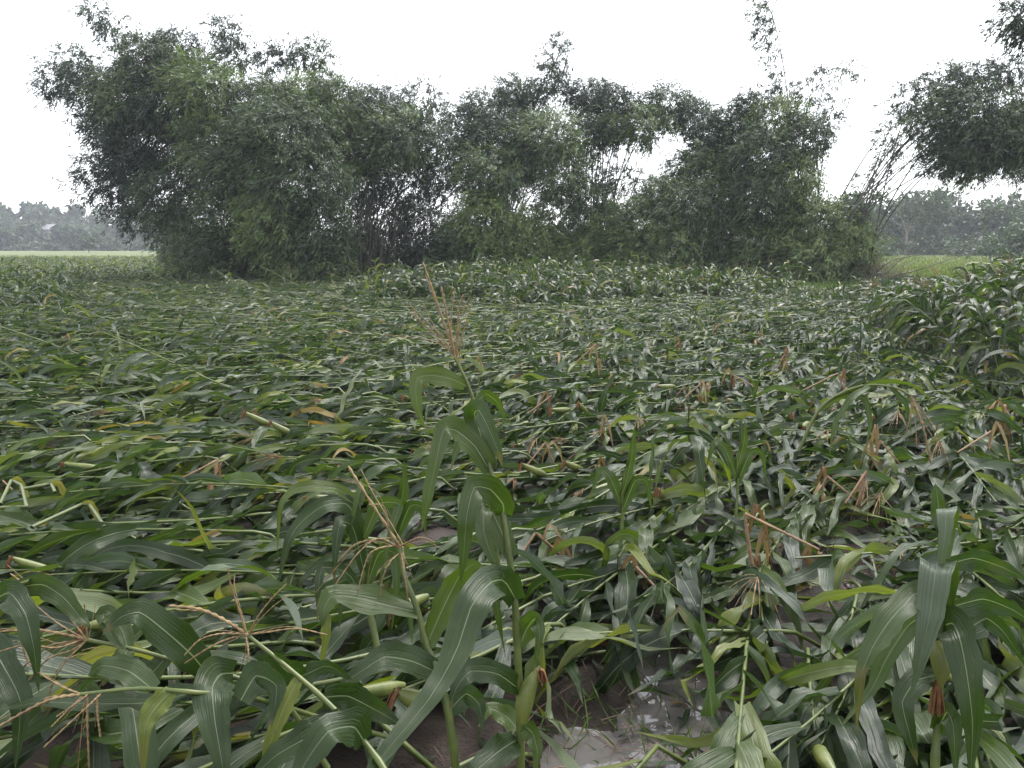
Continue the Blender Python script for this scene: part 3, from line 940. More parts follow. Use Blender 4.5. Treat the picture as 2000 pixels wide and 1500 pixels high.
def stuff_plants(name, stalk, LV, uv, tints, SC_, k=4, tas=None):
    n, K, nv = LV.shape[:3]
    V1 = LV.reshape(-1, 3)
    F1 = many_faces(SF[SC_], n * K, nv)
    me = mesh(name, V1, F1, M_CORN, uv=np.tile(uv, (n * K, 1)), tint=np.repeat(tints.ravel(), nv))
    Vt, ft = tubes(stalk, STALK_R(stalk.shape[1])[None] * 1.0, k)
    F2 = many_faces(ft, n, Vt.shape[1])
    me2 = mesh(name + '_stalks', Vt.reshape(-1, 3), F2, M_STALK)
    # one object: join the stalks as a second material
    nV = len(V1)
    allV = np.concatenate([V1, Vt.reshape(-1, 3)])
    allF = np.concatenate([F1, F2 + nV])
    bpy.data.meshes.remove(me)
    bpy.data.meshes.remove(me2)
    uva = np.concatenate([np.tile(uv, (n * K, 1)), np.zeros((len(allV) - nV, 2))])
    ta = np.concatenate([np.repeat(tints.ravel(), nv), np.zeros(len(allV) - nV)])
    me = mesh(name, allV, allF, M_CORN, uv=uva, tint=ta)
    me.materials.append(M_STALK)
    mi = np.zeros(len(allF), np.int32)
    mi[len(F1):] = 1
    me.polygons.foreach_set('material_index', mi)
    return tag(obj(name, me), kind='stuff')


# --- where what grows
def right_edge(y):
    """x beyond which the corn at the right still stands"""
    return np.where(y < 15.5, 4.9 + (y - 7.6) * 0.29, 7.2 + (y - 15.5) * 0.42)


def in_right(x, y):
    return (y > 7.4) & (y < 27) & (x > right_edge(y))


def in_centre(x, y):
    px, _ = pix(np.stack([x, y, 0 * x + 0.4], -1))
    front = 18.3 + 4.5 * vnoise(px / 45.0, y * 0 + 3.5) + 3.0 * np.clip((px - 1250) / 250, -0.3, 1) + 2.0 * np.clip((880 - px) / 150, 0, 1)
    return (px > 690) & (px < 1540) & (y > front) & (y < 28.5) | (px < 115 + 40 * vnoise(y, y)) & (y > 18) & (y < 25)


rng = np.random.default_rng(5)
sp = 0.345
gxx, gyy = np.meshgrid(np.arange(-30, 30, sp), np.arange(1.15, 33, sp))
allxy = np.stack([gxx.ravel(), gyy.ravel()], -1)
allxy += (rng.random(allxy.shape) - 0.5) * sp * 0.9
x, y = allxy[:, 0], allxy[:, 1]
keep = np.abs(x) < 0.68 * y + 1.9
keep &= ~((x > 4) & (y > 27) & (x < 14))            # grass strip by the bush
keep &= ~((y < 1.7) & (np.abs(x) < 0.35))
allxy = allxy[keep]
x, y = allxy[:, 0], allxy[:, 1]
RIGHT, CENTRE = in_right(x, y), in_centre(x, y)
lod = allxy[(~RIGHT | (y < 10.5)) & ~CENTRE]


def flow(x, y):
    """heading of the fallen stalks"""
    w = 1 / (1 + np.exp(-(x - 0.25 - 0.02 * y) / 0.45))
    near = np.clip((14 - y) / 10, 0.3, 1)
    left = PI + 0.22 + 0.25 * (vnoise(x * 0.5, y * 0.5 + 7) - 0.5)
    right = PI + 0.55 + 0.75 * near
    return left * (1 - w) + right * w + (vnoise(x * 0.35 + 4, y * 0.35) - 0.5) * 0.85


x, y = lod[:, 0], lod[:, 1]
head = flow(x, y) + rng.normal(size=len(x)) * 0.24
Ls = 1.55 + 0.6 * rng.random(len(x))
leftish = 1 / (1 + np.exp((x - 0.2) / 0.35))
near = np.clip((5.0 - y) / 3.0, 0, 1)
hl = 0.05 + 0.15 * rng.random(len(x)) + near * leftish * 0.16 - near * (1 - leftish) * 0.04
hl = np.maximum(hl, 0.05) + 0.07 * np.clip((y - 5) / 4, 0, 1)
elev = np.radians(np.clip(rng.normal(size=len(x)) * 2.5 + 0.5, -5, 8))
up_ = rng.random(len(x)) < 0.02
elev = np.where(up_, np.radians(12 + 16 * rng.random(len(x))), elev)
midx, midy = x + np.cos(head) * Ls * 0.6, y + np.sin(head) * Ls * 0.6
ok = np.ones(len(x), bool)
for (c, r) in SPOT_W:
    ok &= np.hypot(midx - c[0], midy - c[1]) > r * 1.15
for i_ in (0,):
    c, r = SPOT_W[i_]
    for f_ in ((0.3, 0.45, 0.6, 0.75, 0.9) if i_ == 0 else (0.45, 0.8)):
        ok &= np.hypot(x + np.cos(head) * Ls * f_ - c[0], y + np.sin(head) * Ls * f_ - c[1]) > r * 0.85
# nothing pokes the camera
ok &= np.hypot(x + np.cos(head) * Ls - 0, y + np.sin(head) * Ls) > 1.35
lod, head, Ls, hl, elev = lod[ok], head[ok], Ls[ok], hl[ok], elev[ok]
mid3 = np.stack([lod[:, 0] + np.cos(head) * Ls * 0.6, lod[:, 1] + np.sin(head) * Ls * 0.6, hl], -1)
mpx, mpy = pix(mid3)
vis = (mpx > -60) & (mpx < 2060) & (mpy < 1560) & (mid3[:, 1] > 0.9)
dist = np.where(vis, np.hypot(mid3[:, 0], mid3[:, 1]), 99)
order = np.argsort(dist)
N_IND = 228
ind, rest = order[:N_IND], order[N_IND:]


def make_lodged(ix, K, S, C, fl=(0.0, 0.16), M=12):
    st, lb, d0, LL, WW = lodged_field(lod[ix], head[ix], Ls[ix], hl[ix], elev[ix], K, M=M)
    n = len(ix)
    zb = lb[..., 2]
    floor = np.minimum(fl[0] + rng.random((n, K)) * fl[1] + ground_z(lb[..., 0], lb[..., 1]) + 0.012, zb * 0.9)
    droop = 1.6 + 2.6 * rng.random((n, K))
    LL = LL * np.clip(1.04 - 0.03 * lb[..., 1], 0.74, 1)
    WW = WW * np.clip(1.12 - 0.045 * lb[..., 1], 0.66, 1)
    LV, uv = leaf_set(lb, d0, LL, WW, floor, droop, S, C)
    return st, LV, uv


st, LV, uv = make_lodged(ind, 15, 14, 5, M=24)
n = len(ind)
build_individuals('flattened_corn_plant', st, LV, uv, leaf_tints(n, 15), (14, 5), zone, rng.random(n) < 0.15, rng.random(n) < 0.34,
                  'flattened corn plant', 'corn plant')
far_d = dist[rest]
yy = lod[rest][:, 1]
onscreen = (mpx[rest] > -150) & (mpx[rest] < 2150)
for nm, sel, K, S, C in (('flattened_corn', onscreen & (yy < 14), 17, 8, 3), ('distant_flattened_corn', onscreen & (yy >= 14), 14, 5, 2)):
    ix = rest[sel]
    st, LV, uv = make_lodged(ix, K, S, C, fl=(0.0, 0.18), M=8)
    stuff_plants(nm, st, LV, uv, leaf_tints(len(ix), K), (S, C), k=4)


# --- standing corn
def standing_field(xy, hgt, lean_dir, lean, K, M=9):
    n = len(xy)
    ld = np.stack([np.cos(lean_dir), np.sin(lean_dir), 0 * lean_dir], -1)
    gz = ground_z(xy[:, 0], xy[:, 1])

    def at(s):
        a = lean[:, None] * (0.5 + 0.8 * s)
        p = ld[:, None] * (hgt[:, None] * s * np.tan(np.clip(a, 0, 1.2)))[..., None]
        p[..., :2] += xy[:, None]
        p[..., 2] = hgt[:, None] * s + gz[:, None]
        return p
    s = np.linspace(0, 1, M)[None].repeat(n, 0)
    stalk = at(s)
    sk = (0.22 + 0.76 * (np.arange(K) + 0.5) / K)[None] + rng.normal(size=(n, K)) * 0.015
    lb = at(sk)
    tg = nrm(at(sk + 0.03) - at(sk - 0.03))
    az = rng.random((n, 1)) * 6.28 + np.arange(K)[None] * PI + rng.normal(size=(n, K)) * 0.35
    out = np.stack([np.cos(az), np.sin(az), 0 * az], -1)
    d0 = nrm(tg * (0.75 + 0.3 * rng.random((n, K)))[..., None] + out * 0.7 + ld[:, None] * 0.35)
    mid = 1 - np.abs(sk - 0.55) / 0.55
    LL = (0.42 + 0.40 * mid) * (0.8 + 0.4 * rng.random((n, K)))
    WW = (0.055 + 0.03 * mid) * (0.85 + 0.3 * rng.random((n, K)))
    return stalk, lb, d0, LL, WW


def make_standing(xy, hgt, lean, K, S, C, M=9):
    n = len(xy)
    ldir = PI + 0.5 + rng.normal(size=n) * 0.7
    st, lb, d0, LL, WW = standing_field(xy, hgt, ldir, lean, K, M)
    floor = np.minimum(0.05 + 0.1 * rng.random((n, K)), lb[..., 2] * 0.9)
    droop = 2.6 + 2.4 * rng.random((n, K))
    LV, uv = leaf_set(lb, d0, LL, WW, floor, droop, S, C, roll_sd=0.25, twist_sd=0.7)
    return st, LV, uv


rxy = allxy[RIGHT]
edge = rxy[:, 0] - right_edge(rxy[:, 1])
rh = 1.02 + 0.42 * np.clip(edge / 1.2, 0, 1) + 0.2 * (rng.random(len(rxy)) - 0.5)
rl = np.radians(np.clip(20 - 12 * np.clip(edge / 1.2, 0, 1) + rng.normal(size=len(rxy)) * 10, 4, 52))
qx, qy = pix(np.stack([rxy[:, 0], rxy[:, 1], rh * 0.7], -1))
vis = (qx < 2040)
o = np.argsort(np.where(vis, rxy[:, 1] + 2.0 * edge, 99))
rh = np.minimum(rh, 1.52 - rxy[:, 1] * (np.interp(qx, [1600, 1720, 1800, 1900, 1960, 2000, 2100], [600, 595, 560, 552, 528, 500, 495]) - 478) / FPX + 0.08 * rng.normal(size=len(qx)))
rh = np.maximum(rh, 0.3)
i1, i2 = o[:60], o[60:]
st, LV, uv = make_standing(rxy[i1], rh[i1], rl[i1], 11, 9, 3)


def zone_right(px, py):
    if px > 1900:
        return 'tall at the right edge of the field'
    if py > 640:
        return 'at the near corner of the right block'
    return 'half bent, flanking the right block'


build_individuals('standing_corn_plant', st, LV, uv, leaf_tints(60, 11, base=0.34, yellow=0.02), (9, 3), zone_right, rng.random(60) < 0.1, rng.random(60) < 0.25,
                  'standing corn plant', 'corn plant')
i2 = i2[vis[i2]]
st, LV, uv = make_standing(rxy[i2], rh[i2], rl[i2], 10, 5, 2, M=6)
stuff_plants('standing_corn', st, LV, uv, leaf_tints(len(i2), 10, base=0.34, yellow=0.02), (5, 2))

cxy = allxy[CENTRE]
cpx, _ = pix(np.stack([cxy[:, 0], cxy[:, 1], 0 * cxy[:, 0] + 0.4], -1))
ch = 0.92 + 0.22 * rng.random(len(cxy)) - 0.38 * np.clip((cpx - 1330) / 200, 0, 1) - 0.35 * np.clip((900 - cpx) / 90, 0, 1)
ch = np.clip(np.minimum(ch, 1.6 - cxy[:, 1] * (np.interp(cpx, [690, 800, 880, 920, 1300, 1400, 1500, 1560], [548, 534, 538, 518, 522, 542, 562, 582]) - 478) / FPX) + 0.2 * rng.normal(size=len(cpx)), 0.25, 1.35)
ch *= np.clip((cpx - 660) / 130, 0.3, 1) + (cpx < 400)
ch *= np.clip(0.42 + (cxy[:, 1] - 19.0) * 0.08 + 0.15 * rng.normal(size=len(ch)), 0.4, 1.05)
cl = np.radians(np.clip(rng.normal(size=len(cxy)) * 10 + 17, 2, 50))
st, LV, uv = make_standing(cxy, ch, cl, 10, 5, 2, M=6)
stuff_plants('half_standing_corn', st, LV, uv, leaf_tints(len(cxy), 10, base=0.4), (5, 2))

# single corn plants still upright at the foot of the bamboo
spots = [(455, 556, .95), (468, 560, .8), (575, 570, .8), (692, 566, .75), (735, 572, 1.15), (752, 575, 1.0), (790, 575, 1.1), (805, 578, .9), (725, 580, .9), (770, 585, .8), (865, 575, .8),
         (1440, 572, .9), (1480, 570, 1.0), (1505, 575, 1.1), (1530, 578, 1.1), (1548, 572, 1.15), (1570, 570, 1.0), (1350, 560, .9), (1310, 556, .9), (1405, 566, .95), (1420, 575, .8), (560, 566, .5), (650, 568, .5)]
xy = np.array([G(a, b)[:2] for a, b, c in spots])
hh = np.array([c for a, b, c in spots]) * xy[:, 1] / 28
st, LV, uv = make_standing(xy, hh, np.radians(np.abs(rng.normal(size=len(xy)) * 10)), 9, 5, 2, M=7)


def zone_edge(px, py):
    return 'below the huge left bamboo clump' if px < 680 else 'below the fanning bare culms' if px < 1000 else 'below the bushy right-hand bamboo'


build_individuals('upright_corn_plant', st, LV, uv, leaf_tints(len(xy), 9, base=0.55), (5, 2), zone_edge, np.zeros(len(xy), bool), rng.random(len(xy)) < 0.3,
                  'lone upright corn plant', 'corn plant')

# far left field: low crop fading out towards the hill
m = 1500
d = 33 + 42 * rng.random(m) ** 1.3
px = -40 + 420 * rng.random(m)
xy = np.stack([(px - 1000) / FPX * d, d], -1)
st, LV, uv = make_standing(xy, 0.35 + 0.35 * rng.random(m), np.radians(20 + 20 * rng.random(m)), 7, 3, 2, M=4)
stuff_plants('far_field_crop', st, LV, uv, leaf_tints(m, 7, base=0.62), (3, 2), k=3)


# ------------------------------------------------------------------ grass and litter
def grass(name, xy, h, w, tint_lo, tint_hi):
    n = len(xy)
    b = np.concatenate([xy, ground_z(xy[:, 0], xy[:, 1])[:, None]], -1)
    d = nrm(np.stack([rng.normal(size=n) * 0.45 - 0.2, rng.normal(size=n) * 0.4, 0.6 + 0.5 * rng.random(n)], -1))
    V = kites(b, d, h * (0.6 + 0.8 * rng.random(n)), w * np.ones(n), rng.normal(size=(n, 3)))
    t = np.repeat(tint_lo + (tint_hi - tint_lo) * rng.random(n), 4)
    tag(obj(name, mesh(name, V, many_faces(QUADS, n, 4), M_GRASS, tint=t, smooth=False)), kind='stuff')


m = 16000
d = 26.5 + 9 * rng.random(m)
px = 300 + 1750 * rng.random(m)
grass('grass', np.stack([(px - 1000) / FPX * d, d], -1), 0.28, 0.035, 0.0, 0.75)
m = 26000
d = 34 + 75 * rng.random(m) ** 1.5
px = np.where(rng.random(m) < 0.5, 1600 + 460 * rng.random(m), -60 + 460 * rng.random(m))
grass('meadow_grass', np.stack([(px - 1000) / FPX * d, d], -1), 0.30, 0.06, 0.3, 1.0)

# straw and weeds on the wet soil
b = []
for (c, r), (a_, b_, _) in zip(SPOT_W, SPOTS):
    k = 80
    b.append(np.concatenate([c + rng.normal(size=(k, 2)) * r * 0.8, np.zeros((k, 1))], -1))
b = np.concatenate(b)
m = len(b)
b[:, 2] = ground_z(b[:, 0], b[:, 1]) + 0.006 + 0.01 * rng.random(m)
az = rng.random(m) * 6.28
dd = np.stack([np.cos(az), np.sin(az), 0.1 * rng.normal(size=m)], -1)
ln = (0.05 + 0.12 * rng.random(m))[:, None]
mid = b + dd * ln * 0.5 + np.stack([rng.normal(size=m) * .012, rng.normal(size=m) * .012, 0.012 * rng.random(m)], -1)
Vt, ft = tubes(np.stack([b, mid, b + dd * ln], 1), np.array([0.0016, 0.002, 0.001])[None], 3)
tag(obj('straw_litter', mesh('straw_litter', Vt.reshape(-1, 3), many_faces(ft, m, 9), M_STRAW)), kind='stuff')
k = 80
c = np.array([SPOT_W[i][0] for i in rng.integers(0, 9, k)]) + rng.normal(size=(k, 2)) * 0.26
b = np.concatenate([c, (np.maximum(ground_z(c[:, 0], c[:, 1]), -0.024) + 0.012)[:, None]], -1)
az = rng.random(k) * 6.28
d = np.stack([np.cos(az), np.sin(az), 0.12 * rng.normal(size=k)], -1)
Vl, uvl = blades(b, d, nrm(np.cross(d, UP)), 0.06 + 0.16 * rng.random(k), 0.010 + 0.022 * rng.random(k), 1.0 + rng.random(k), b[:, 2], rng.normal(size=k), rng.normal(size=k), 5, 2)
tl = np.where(rng.random(k) < 0.45, 0.985 + 0.015 * rng.random(k), 0.6 * rng.random(k))
tag(obj('leaf_litter', mesh('leaf_litter', Vl.reshape(-1, 3), many_faces(SF[(5, 2)], k, 12), M_CORN, uv=np.tile(uvl, (k, 1)), tint=np.repeat(tl, 12))), kind='stuff')
k = 700
c = np.array([SPOT_W[i][0] for i in rng.integers(0, 9, k)]) + rng.normal(size=(k, 2)) * 0.32
grass('weeds', c, 0.13, 0.006, 0.1, 0.6)


# ------------------------------------------------------------------ plants told apart one by one
def hero_leaf(pts, w, roll=0.0, roll2=None, S=18, C=5, fold=0.25, bw=0.55, tipw=0.02):
    q = spline(pts, S + 1, 0.45)
    tg = nrm(np.gradient(q, axis=0))
    view = nrm(q - np.array([0, 0, CAM_H]))
    s = np.cross(tg, view)
    for i in range(1, S + 1):
        if np.linalg.norm(s[i]) < 0.25:
            s[i] = s[i - 1]
        if (s[i] * s[i - 1]).sum() < 0:
            s[i] = -s[i]
    s = nrm(s)
    for _ in range(2):
        s[1:-1] = nrm(s[:-2] + 2 * s[1:-1] + s[2:])
    t = np.linspace(0, 1, S + 1)
    rl = roll + ((roll if roll2 is None else roll2) - roll) * t
    s = s * np.cos(rl)[:, None] + np.cross(tg, s) * np.sin(rl)[:, None]
    nn = np.cross(s, tg)
    nn = np.where((nn * view).sum(-1, keepdims=True) > 0, -nn, nn)
    wv = w * np.minimum(1, bw + 1.8 * t) * np.maximum(1 - t ** 2.3, tipw)
    us = np.linspace(-1, 1, C)
    ph = rng.random() * 6
    w_l, w_r = 1 + 0.06 * rng.normal(size=S + 1), 1 + 0.06 * rng.normal(size=S + 1)
    wv = wv * 0.93
    rows = []
    for u in us:
        off = abs(u) * fold * wv / 2 * (1 - 0.5 * t) + 0.13 * wv * u * u * np.sin(t * 17 + ph + (2 if u > 0 else 0))
        rows.append(q + s * (u * wv / 2 * (w_r if u > 0 else w_l))[:, None] + nn * off[:, None])
    V = np.stack(rows, 1).reshape(-1, 3)
    uu, vv = np.meshgrid((us + 1) / 2, t)
    return V, grid_faces(S + 1, C)[:, ::-1], np.stack([uu, vv], -1).reshape(-1, 2)


def hero(name, label, stalk, leaves, tassel=(), ears=(), r=(0.0115, 0.006), mat=M_STALK, group=None):
    sp_ = spline([P(*p) for p in stalk], 26)
    b0 = sp_[0].copy()
    root = thing(name, b0, label, 'corn plant', group)
    nodes = 1 + 0.16 * np.maximum(0, np.cos(np.linspace(0, 1, 26) * 2 * PI * 5)) ** 6
    Vt, ft = tubes(sp_, np.linspace(r[0], r[1], 26) * nodes, 8)
    obj('stalk', mesh('stalk', Vt[0] - b0, ft, mat), root)
    for lf in leaves:
        pts, w = lf[0], lf[1]
        roll = lf[2] if len(lf) > 2 else 0.0
        roll2 = lf[3] if len(lf) > 3 else None
        tint = lf[4] if len(lf) > 4 else 0.3 + 0.25 * rng.random()
        v, f, u = hero_leaf([P(*p) for p in pts], w, roll, roll2)
        obj('leaf', mesh('leaf', v - b0, f, M_CORN, uv=u, tint=min(0.88, tint + 0.10)), root)
    if tassel:
        vv, ff, o_ = [], [], 0
        wisps = []
        for (pts, rr) in tassel:
            for _ in range(1):
                j = rng.normal(size=2) * 20
                wisps.append(([(p[0] + j[0] * i_ / (len(pts) - 1), p[1] + j[1] * i_ / (len(pts) - 1), p[2] + 0.02 * i_) for i_, p in enumerate(pts)], rr * 0.42))
        for (pts, rr) in list(tassel) + wisps:
            q = spline([P(*p) for p in pts], 22)
            rad = rr * (1 + 0.4 * np.cos(np.arange(22) * PI)) * np.linspace(1, 0.7, 22)
            v, f = tubes(q, rad, 4)
            vv.append(v[0])
            ff.append(f + o_)
            o_ += len(v[0])
        obj('tassel', mesh('tassel', np.concatenate(vv) - b0, np.concatenate(ff), M_TASSEL), root)
    for (a, b, R) in ears:
        pa, pb = P(*a), P(*b)
        add_ear(root, b0, pa, nrm(pb - pa), float(np.linalg.norm(pb - pa)), R)
    return root


hero('upright_corn_plant', 'upright corn plant at the centre with a yellow-green ear ending in brown silk',
     [(1016, 1690, 1.86), (1017, 1500, 1.86), (1017, 1433, 1.87), (1014, 1340, 1.88), (1010, 1260, 1.89), (1006, 1180, 1.9), (998, 1110, 1.91), (990, 1057, 1.92), (982, 1006, 1.93), (969, 958, 1.95), (958, 918, 1.96), (950, 880, 1.97)],
     [([(957, 920, 1.96), (928, 872, 1.95), (893, 842, 1.93), (866, 840, 1.9), (850, 910, 1.88), (832, 990, 1.86), (823, 1036, 1.86)], 0.075, 0.25, 0.75, .5),
      ([(957, 918, 1.96), (942, 860, 1.99), (926, 808, 2.0), (936, 802, 1.96), (955, 838, 1.92), (972, 880, 1.9), (982, 912, 1.9)], 0.07, 0.0, 0.2, .35),
      ([(984, 1003, 1.93), (982, 984, 1.9), (958, 956, 1.86), (926, 952, 1.82), (911, 1010, 1.78), (906, 1080, 1.77), (899, 1140, 1.77)], 0.078, 0.1, -0.1, .4),
      ([(998, 1088, 1.91), (978, 1035, 1.95), (955, 988, 1.96), (944, 990, 1.92), (945, 1040, 1.86), (962, 1090, 1.83), (986, 1128, 1.82)], 0.07, 0.15, 0.3, .45),
      ([(1008, 1172, 1.9), (985, 1134, 1.84), (958, 1138, 1.76), (922, 1180, 1.68), (892, 1270, 1.6), (842, 1360, 1.5), (745, 1478, 1.36), (690, 1540, 1.3)], 0.095, 0.0, 0.35, .28),
      ([(1006, 1172, 1.9), (985, 1125, 1.92), (968, 1122, 1.9), (972, 1200, 1.86), (988, 1285, 1.86)], 0.05, 0.6, 0.9, .5),
      ([(1013, 1345, 1.88), (971, 1316, 1.82), (920, 1311, 1.76), (893, 1340, 1.72), (878, 1385, 1.7)], 0.075, 0.4, 0.2, .3),
      ([(1014, 1262, 1.89), (1030, 1226, 1.9), (1046, 1208, 1.88), (1054, 1240, 1.84), (1042, 1315, 1.82)], 0.06, 0.3, 0.5, .45),
      ([(1020, 1415, 1.87), (1040, 1432, 1.84), (1050, 1470, 1.8), (1044, 1515, 1.78)], 0.055, 0.3, 0.6, .5),
      ([(1010, 1444, 1.87), (978, 1465, 1.8), (930, 1505, 1.72), (900, 1560, 1.68)], 0.085, 0.1, 0.2, .25),
      ([(1017, 1433, 1.87), (990, 1400, 1.9), (955, 1385, 1.9), (935, 1420, 1.86)], 0.06, 0.3, 0.3, .6)],
     ears=[((1019, 1412, 1.85), (1056, 1300, 1.87), 0.023), ])
hero('bent_corn_plant', 'bent corn plant left of the ear-bearing one, reddish tassel pointing up-left',
     [(905, 1700, 1.75), (890, 1500, 1.78), (875, 1390, 1.8), (854, 1313, 1.82), (833, 1260, 1.84), (814, 1188, 1.86), (790, 1127, 1.88), (781, 1071, 1.9)],
     [([(816, 1196, 1.86), (750, 1181, 1.84), (690, 1166, 1.82), (648, 1164, 1.8), (632, 1192, 1.77), (630, 1225, 1.76)], 0.085, 0.75, 0.2, .5),
      ([(833, 1260, 1.84), (865, 1188, 1.88), (896, 1127, 1.9), (924, 1102, 1.9), (955, 1112, 1.88)], 0.075, 0.2, 0.6, .6),
      ([(852, 1313, 1.82), (803, 1291, 1.78), (750, 1284, 1.74), (700, 1315, 1.7), (655, 1345, 1.68)], 0.088, 0.45, 0.3, .3),
      ([(875, 1390, 1.8), (910, 1355, 1.84), (935, 1375, 1.84), (945, 1430, 1.8)], 0.07, 0.3, 0.3, .3),
      ([(640, 1200, 1.78), (636, 1250, 1.76), (626, 1318, 1.75)], 0.03, 0.3, 0.8, .75)],
     tassel=[([(790, 1127, 1.88), (781, 1071, 1.9), (766, 1045, 1.9), (708, 955, 1.93), (680, 910, 1.95)], .0042),
             ([(781, 1071, 1.9), (740, 1052, 1.87), (700, 1080, 1.84), (655, 1142, 1.82)], .0024), ([(778, 1064, 1.9), (730, 1075, 1.85), (712, 1105, 1.84), (698, 1160, 1.83)], .0022),
             ([(783, 1075, 1.9), (790, 1120, 1.85), (797, 1172, 1.84)], .0026), ([(779, 1068, 1.9), (820, 1050, 1.87), (850, 1060, 1.86)], .0022),
             ([(783, 1078, 1.9), (760, 1100, 1.86), (745, 1140, 1.85), (742, 1180, 1.85)], .0022), ([(770, 1050, 1.9), (700, 1060, 1.88), (660, 1095, 1.86)], .002),
             ([(760, 1035, 1.9), (750, 990, 1.88), (720, 985, 1.86)], .002)],
     ears=[((845, 1372, 1.79), (770, 1345, 1.76), 0.024)])
hero('upright_corn_plant', 'upright corn plant at lower right with broad drooping leaves and a hanging yellow ear',
     [(1822, 1700, 1.8), (1826, 1500, 1.84), (1830, 1427, 1.86), (1837, 1317, 1.88), (1841, 1185, 1.9), (1842, 1100, 1.92), (1838, 1030, 1.94)],
     [([(1840, 1040, 1.94), (1834, 1000, 1.97), (1830, 962, 1.98), (1826, 945, 1.99)], 0.045, 0, 0, .4),
      ([(1843, 1090, 1.92), (1850, 1025, 1.94), (1849, 993, 1.92), (1848, 1000, 1.88), (1846, 1040, 1.85), (1840, 1090, 1.84), (1835, 1132, 1.84)], 0.056, 0, 0.3, .5),
      ([(1841, 1190, 1.9), (1838, 1125, 1.9), (1832, 1098, 1.86), (1826, 1125, 1.8), (1816, 1200, 1.77), (1800, 1280, 1.75), (1776, 1368, 1.75)], 0.098, 0, 0.2, .42),
      ([(1840, 1160, 1.9), (1790, 1158, 1.84), (1738, 1212, 1.78), (1705, 1262, 1.74), (1682, 1320, 1.71), (1672, 1435, 1.7)], 0.078, 0.1, 0.7, .4),
      ([(1843, 1222, 1.9), (1862, 1218, 1.84), (1878, 1260, 1.77), (1892, 1340, 1.72), (1900, 1420, 1.7), (1894, 1540, 1.68)], 0.1, 0.05, 0.1, .3),
      ([(1845, 1105, 1.92), (1900, 1090, 1.94), (1958, 1108, 1.93), (2015, 1138, 1.9)], 0.07, 0.6, 0.4, .3),
      ([(1843, 1190, 1.9), (1920, 1170, 1.93), (1980, 1192, 1.92), (2040, 1235, 1.9)], 0.075, 0.6, 0.4, .3),
      ([(1841, 1240, 1.9), (1896, 1224, 1.95), (1928, 1208, 1.97), (1962, 1236, 1.96), (2010, 1310, 1.94)], 0.08, 0.3, 0.3, .25),
      ([(1837, 1317, 1.88), (1790, 1330, 1.82), (1762, 1372, 1.78), (1778, 1440, 1.75), (1792, 1495, 1.74)], 0.07, 0.1, 0.2, .3),
      ([(1830, 1427, 1.86), (1850, 1390, 1.84), (1862, 1420, 1.8), (1868, 1530, 1.76)], 0.07, 0.3, 0.3, .35),
      ([(1841, 1200, 1.9), (1780, 1215, 1.95), (1735, 1280, 1.96), (1700, 1350, 1.95), (1640, 1422, 1.93)], 0.075, 0.2, 0.8, .45)],
     ears=[((1826, 1250, 1.86), (1833, 1345, 1.83), 0.024)])
hero('tall_corn_plant', 'tall thin corn plant whose large tan tassel stands out above the flattened field',
     [(985, 1205, 3.15), (965, 1040, 3.17), (945, 900, 3.19), (928, 800, 3.2), (915, 755, 3.2), (903, 728, 3.2), (888, 698, 3.2)],
     [([(908, 752, 3.2), (880, 740, 3.17), (845, 733, 3.14), (815, 738, 3.1), (812, 770, 3.07), (818, 805, 3.06), (830, 832, 3.06)], 0.085, 0.15, 0.1, .62),
      ([(925, 790, 3.2), (950, 770, 3.25), (975, 790, 3.28), (990, 830, 3.28)], 0.06, .4, .5, .5),
      ([(945, 890, 3.19), (925, 850, 3.22), (895, 870, 3.2), (880, 920, 3.18)], 0.07, .4, .5, .4)],
     tassel=[([(890, 702, 3.2), (872, 645, 3.2), (848, 575, 3.21), (826, 512, 3.22)], 0.0048), ([(889, 700, 3.2), (878, 640, 3.2), (870, 600, 3.19), (862, 560, 3.18)], 0.0050),
             ([(892, 705, 3.2), (893, 650, 3.18), (897, 600, 3.16), (905, 575, 3.15)], 0.0048), ([(890, 700, 3.2), (882, 640, 3.22), (885, 590, 3.24), (889, 562, 3.25)], 0.0024),
             ([(885, 692, 3.2), (860, 655, 3.18), (830, 625, 3.17), (800, 595, 3.16)], 0.0022), ([(883, 690, 3.2), (850, 668, 3.2), (815, 660, 3.2), (750, 654, 3.2)], 0.0020),
             ([(884, 692, 3.2), (840, 645, 3.15), (812, 615, 3.12), (800, 590, 3.1)], 0.0020), ([(895, 708, 3.2), (905, 650, 3.2), (918, 605, 3.2), (922, 590, 3.2)], 0.0020),
             ([(887, 697, 3.2), (868, 660, 3.25), (850, 640, 3.27), (825, 590, 3.28)], 0.0020)], r=(.012, .005))
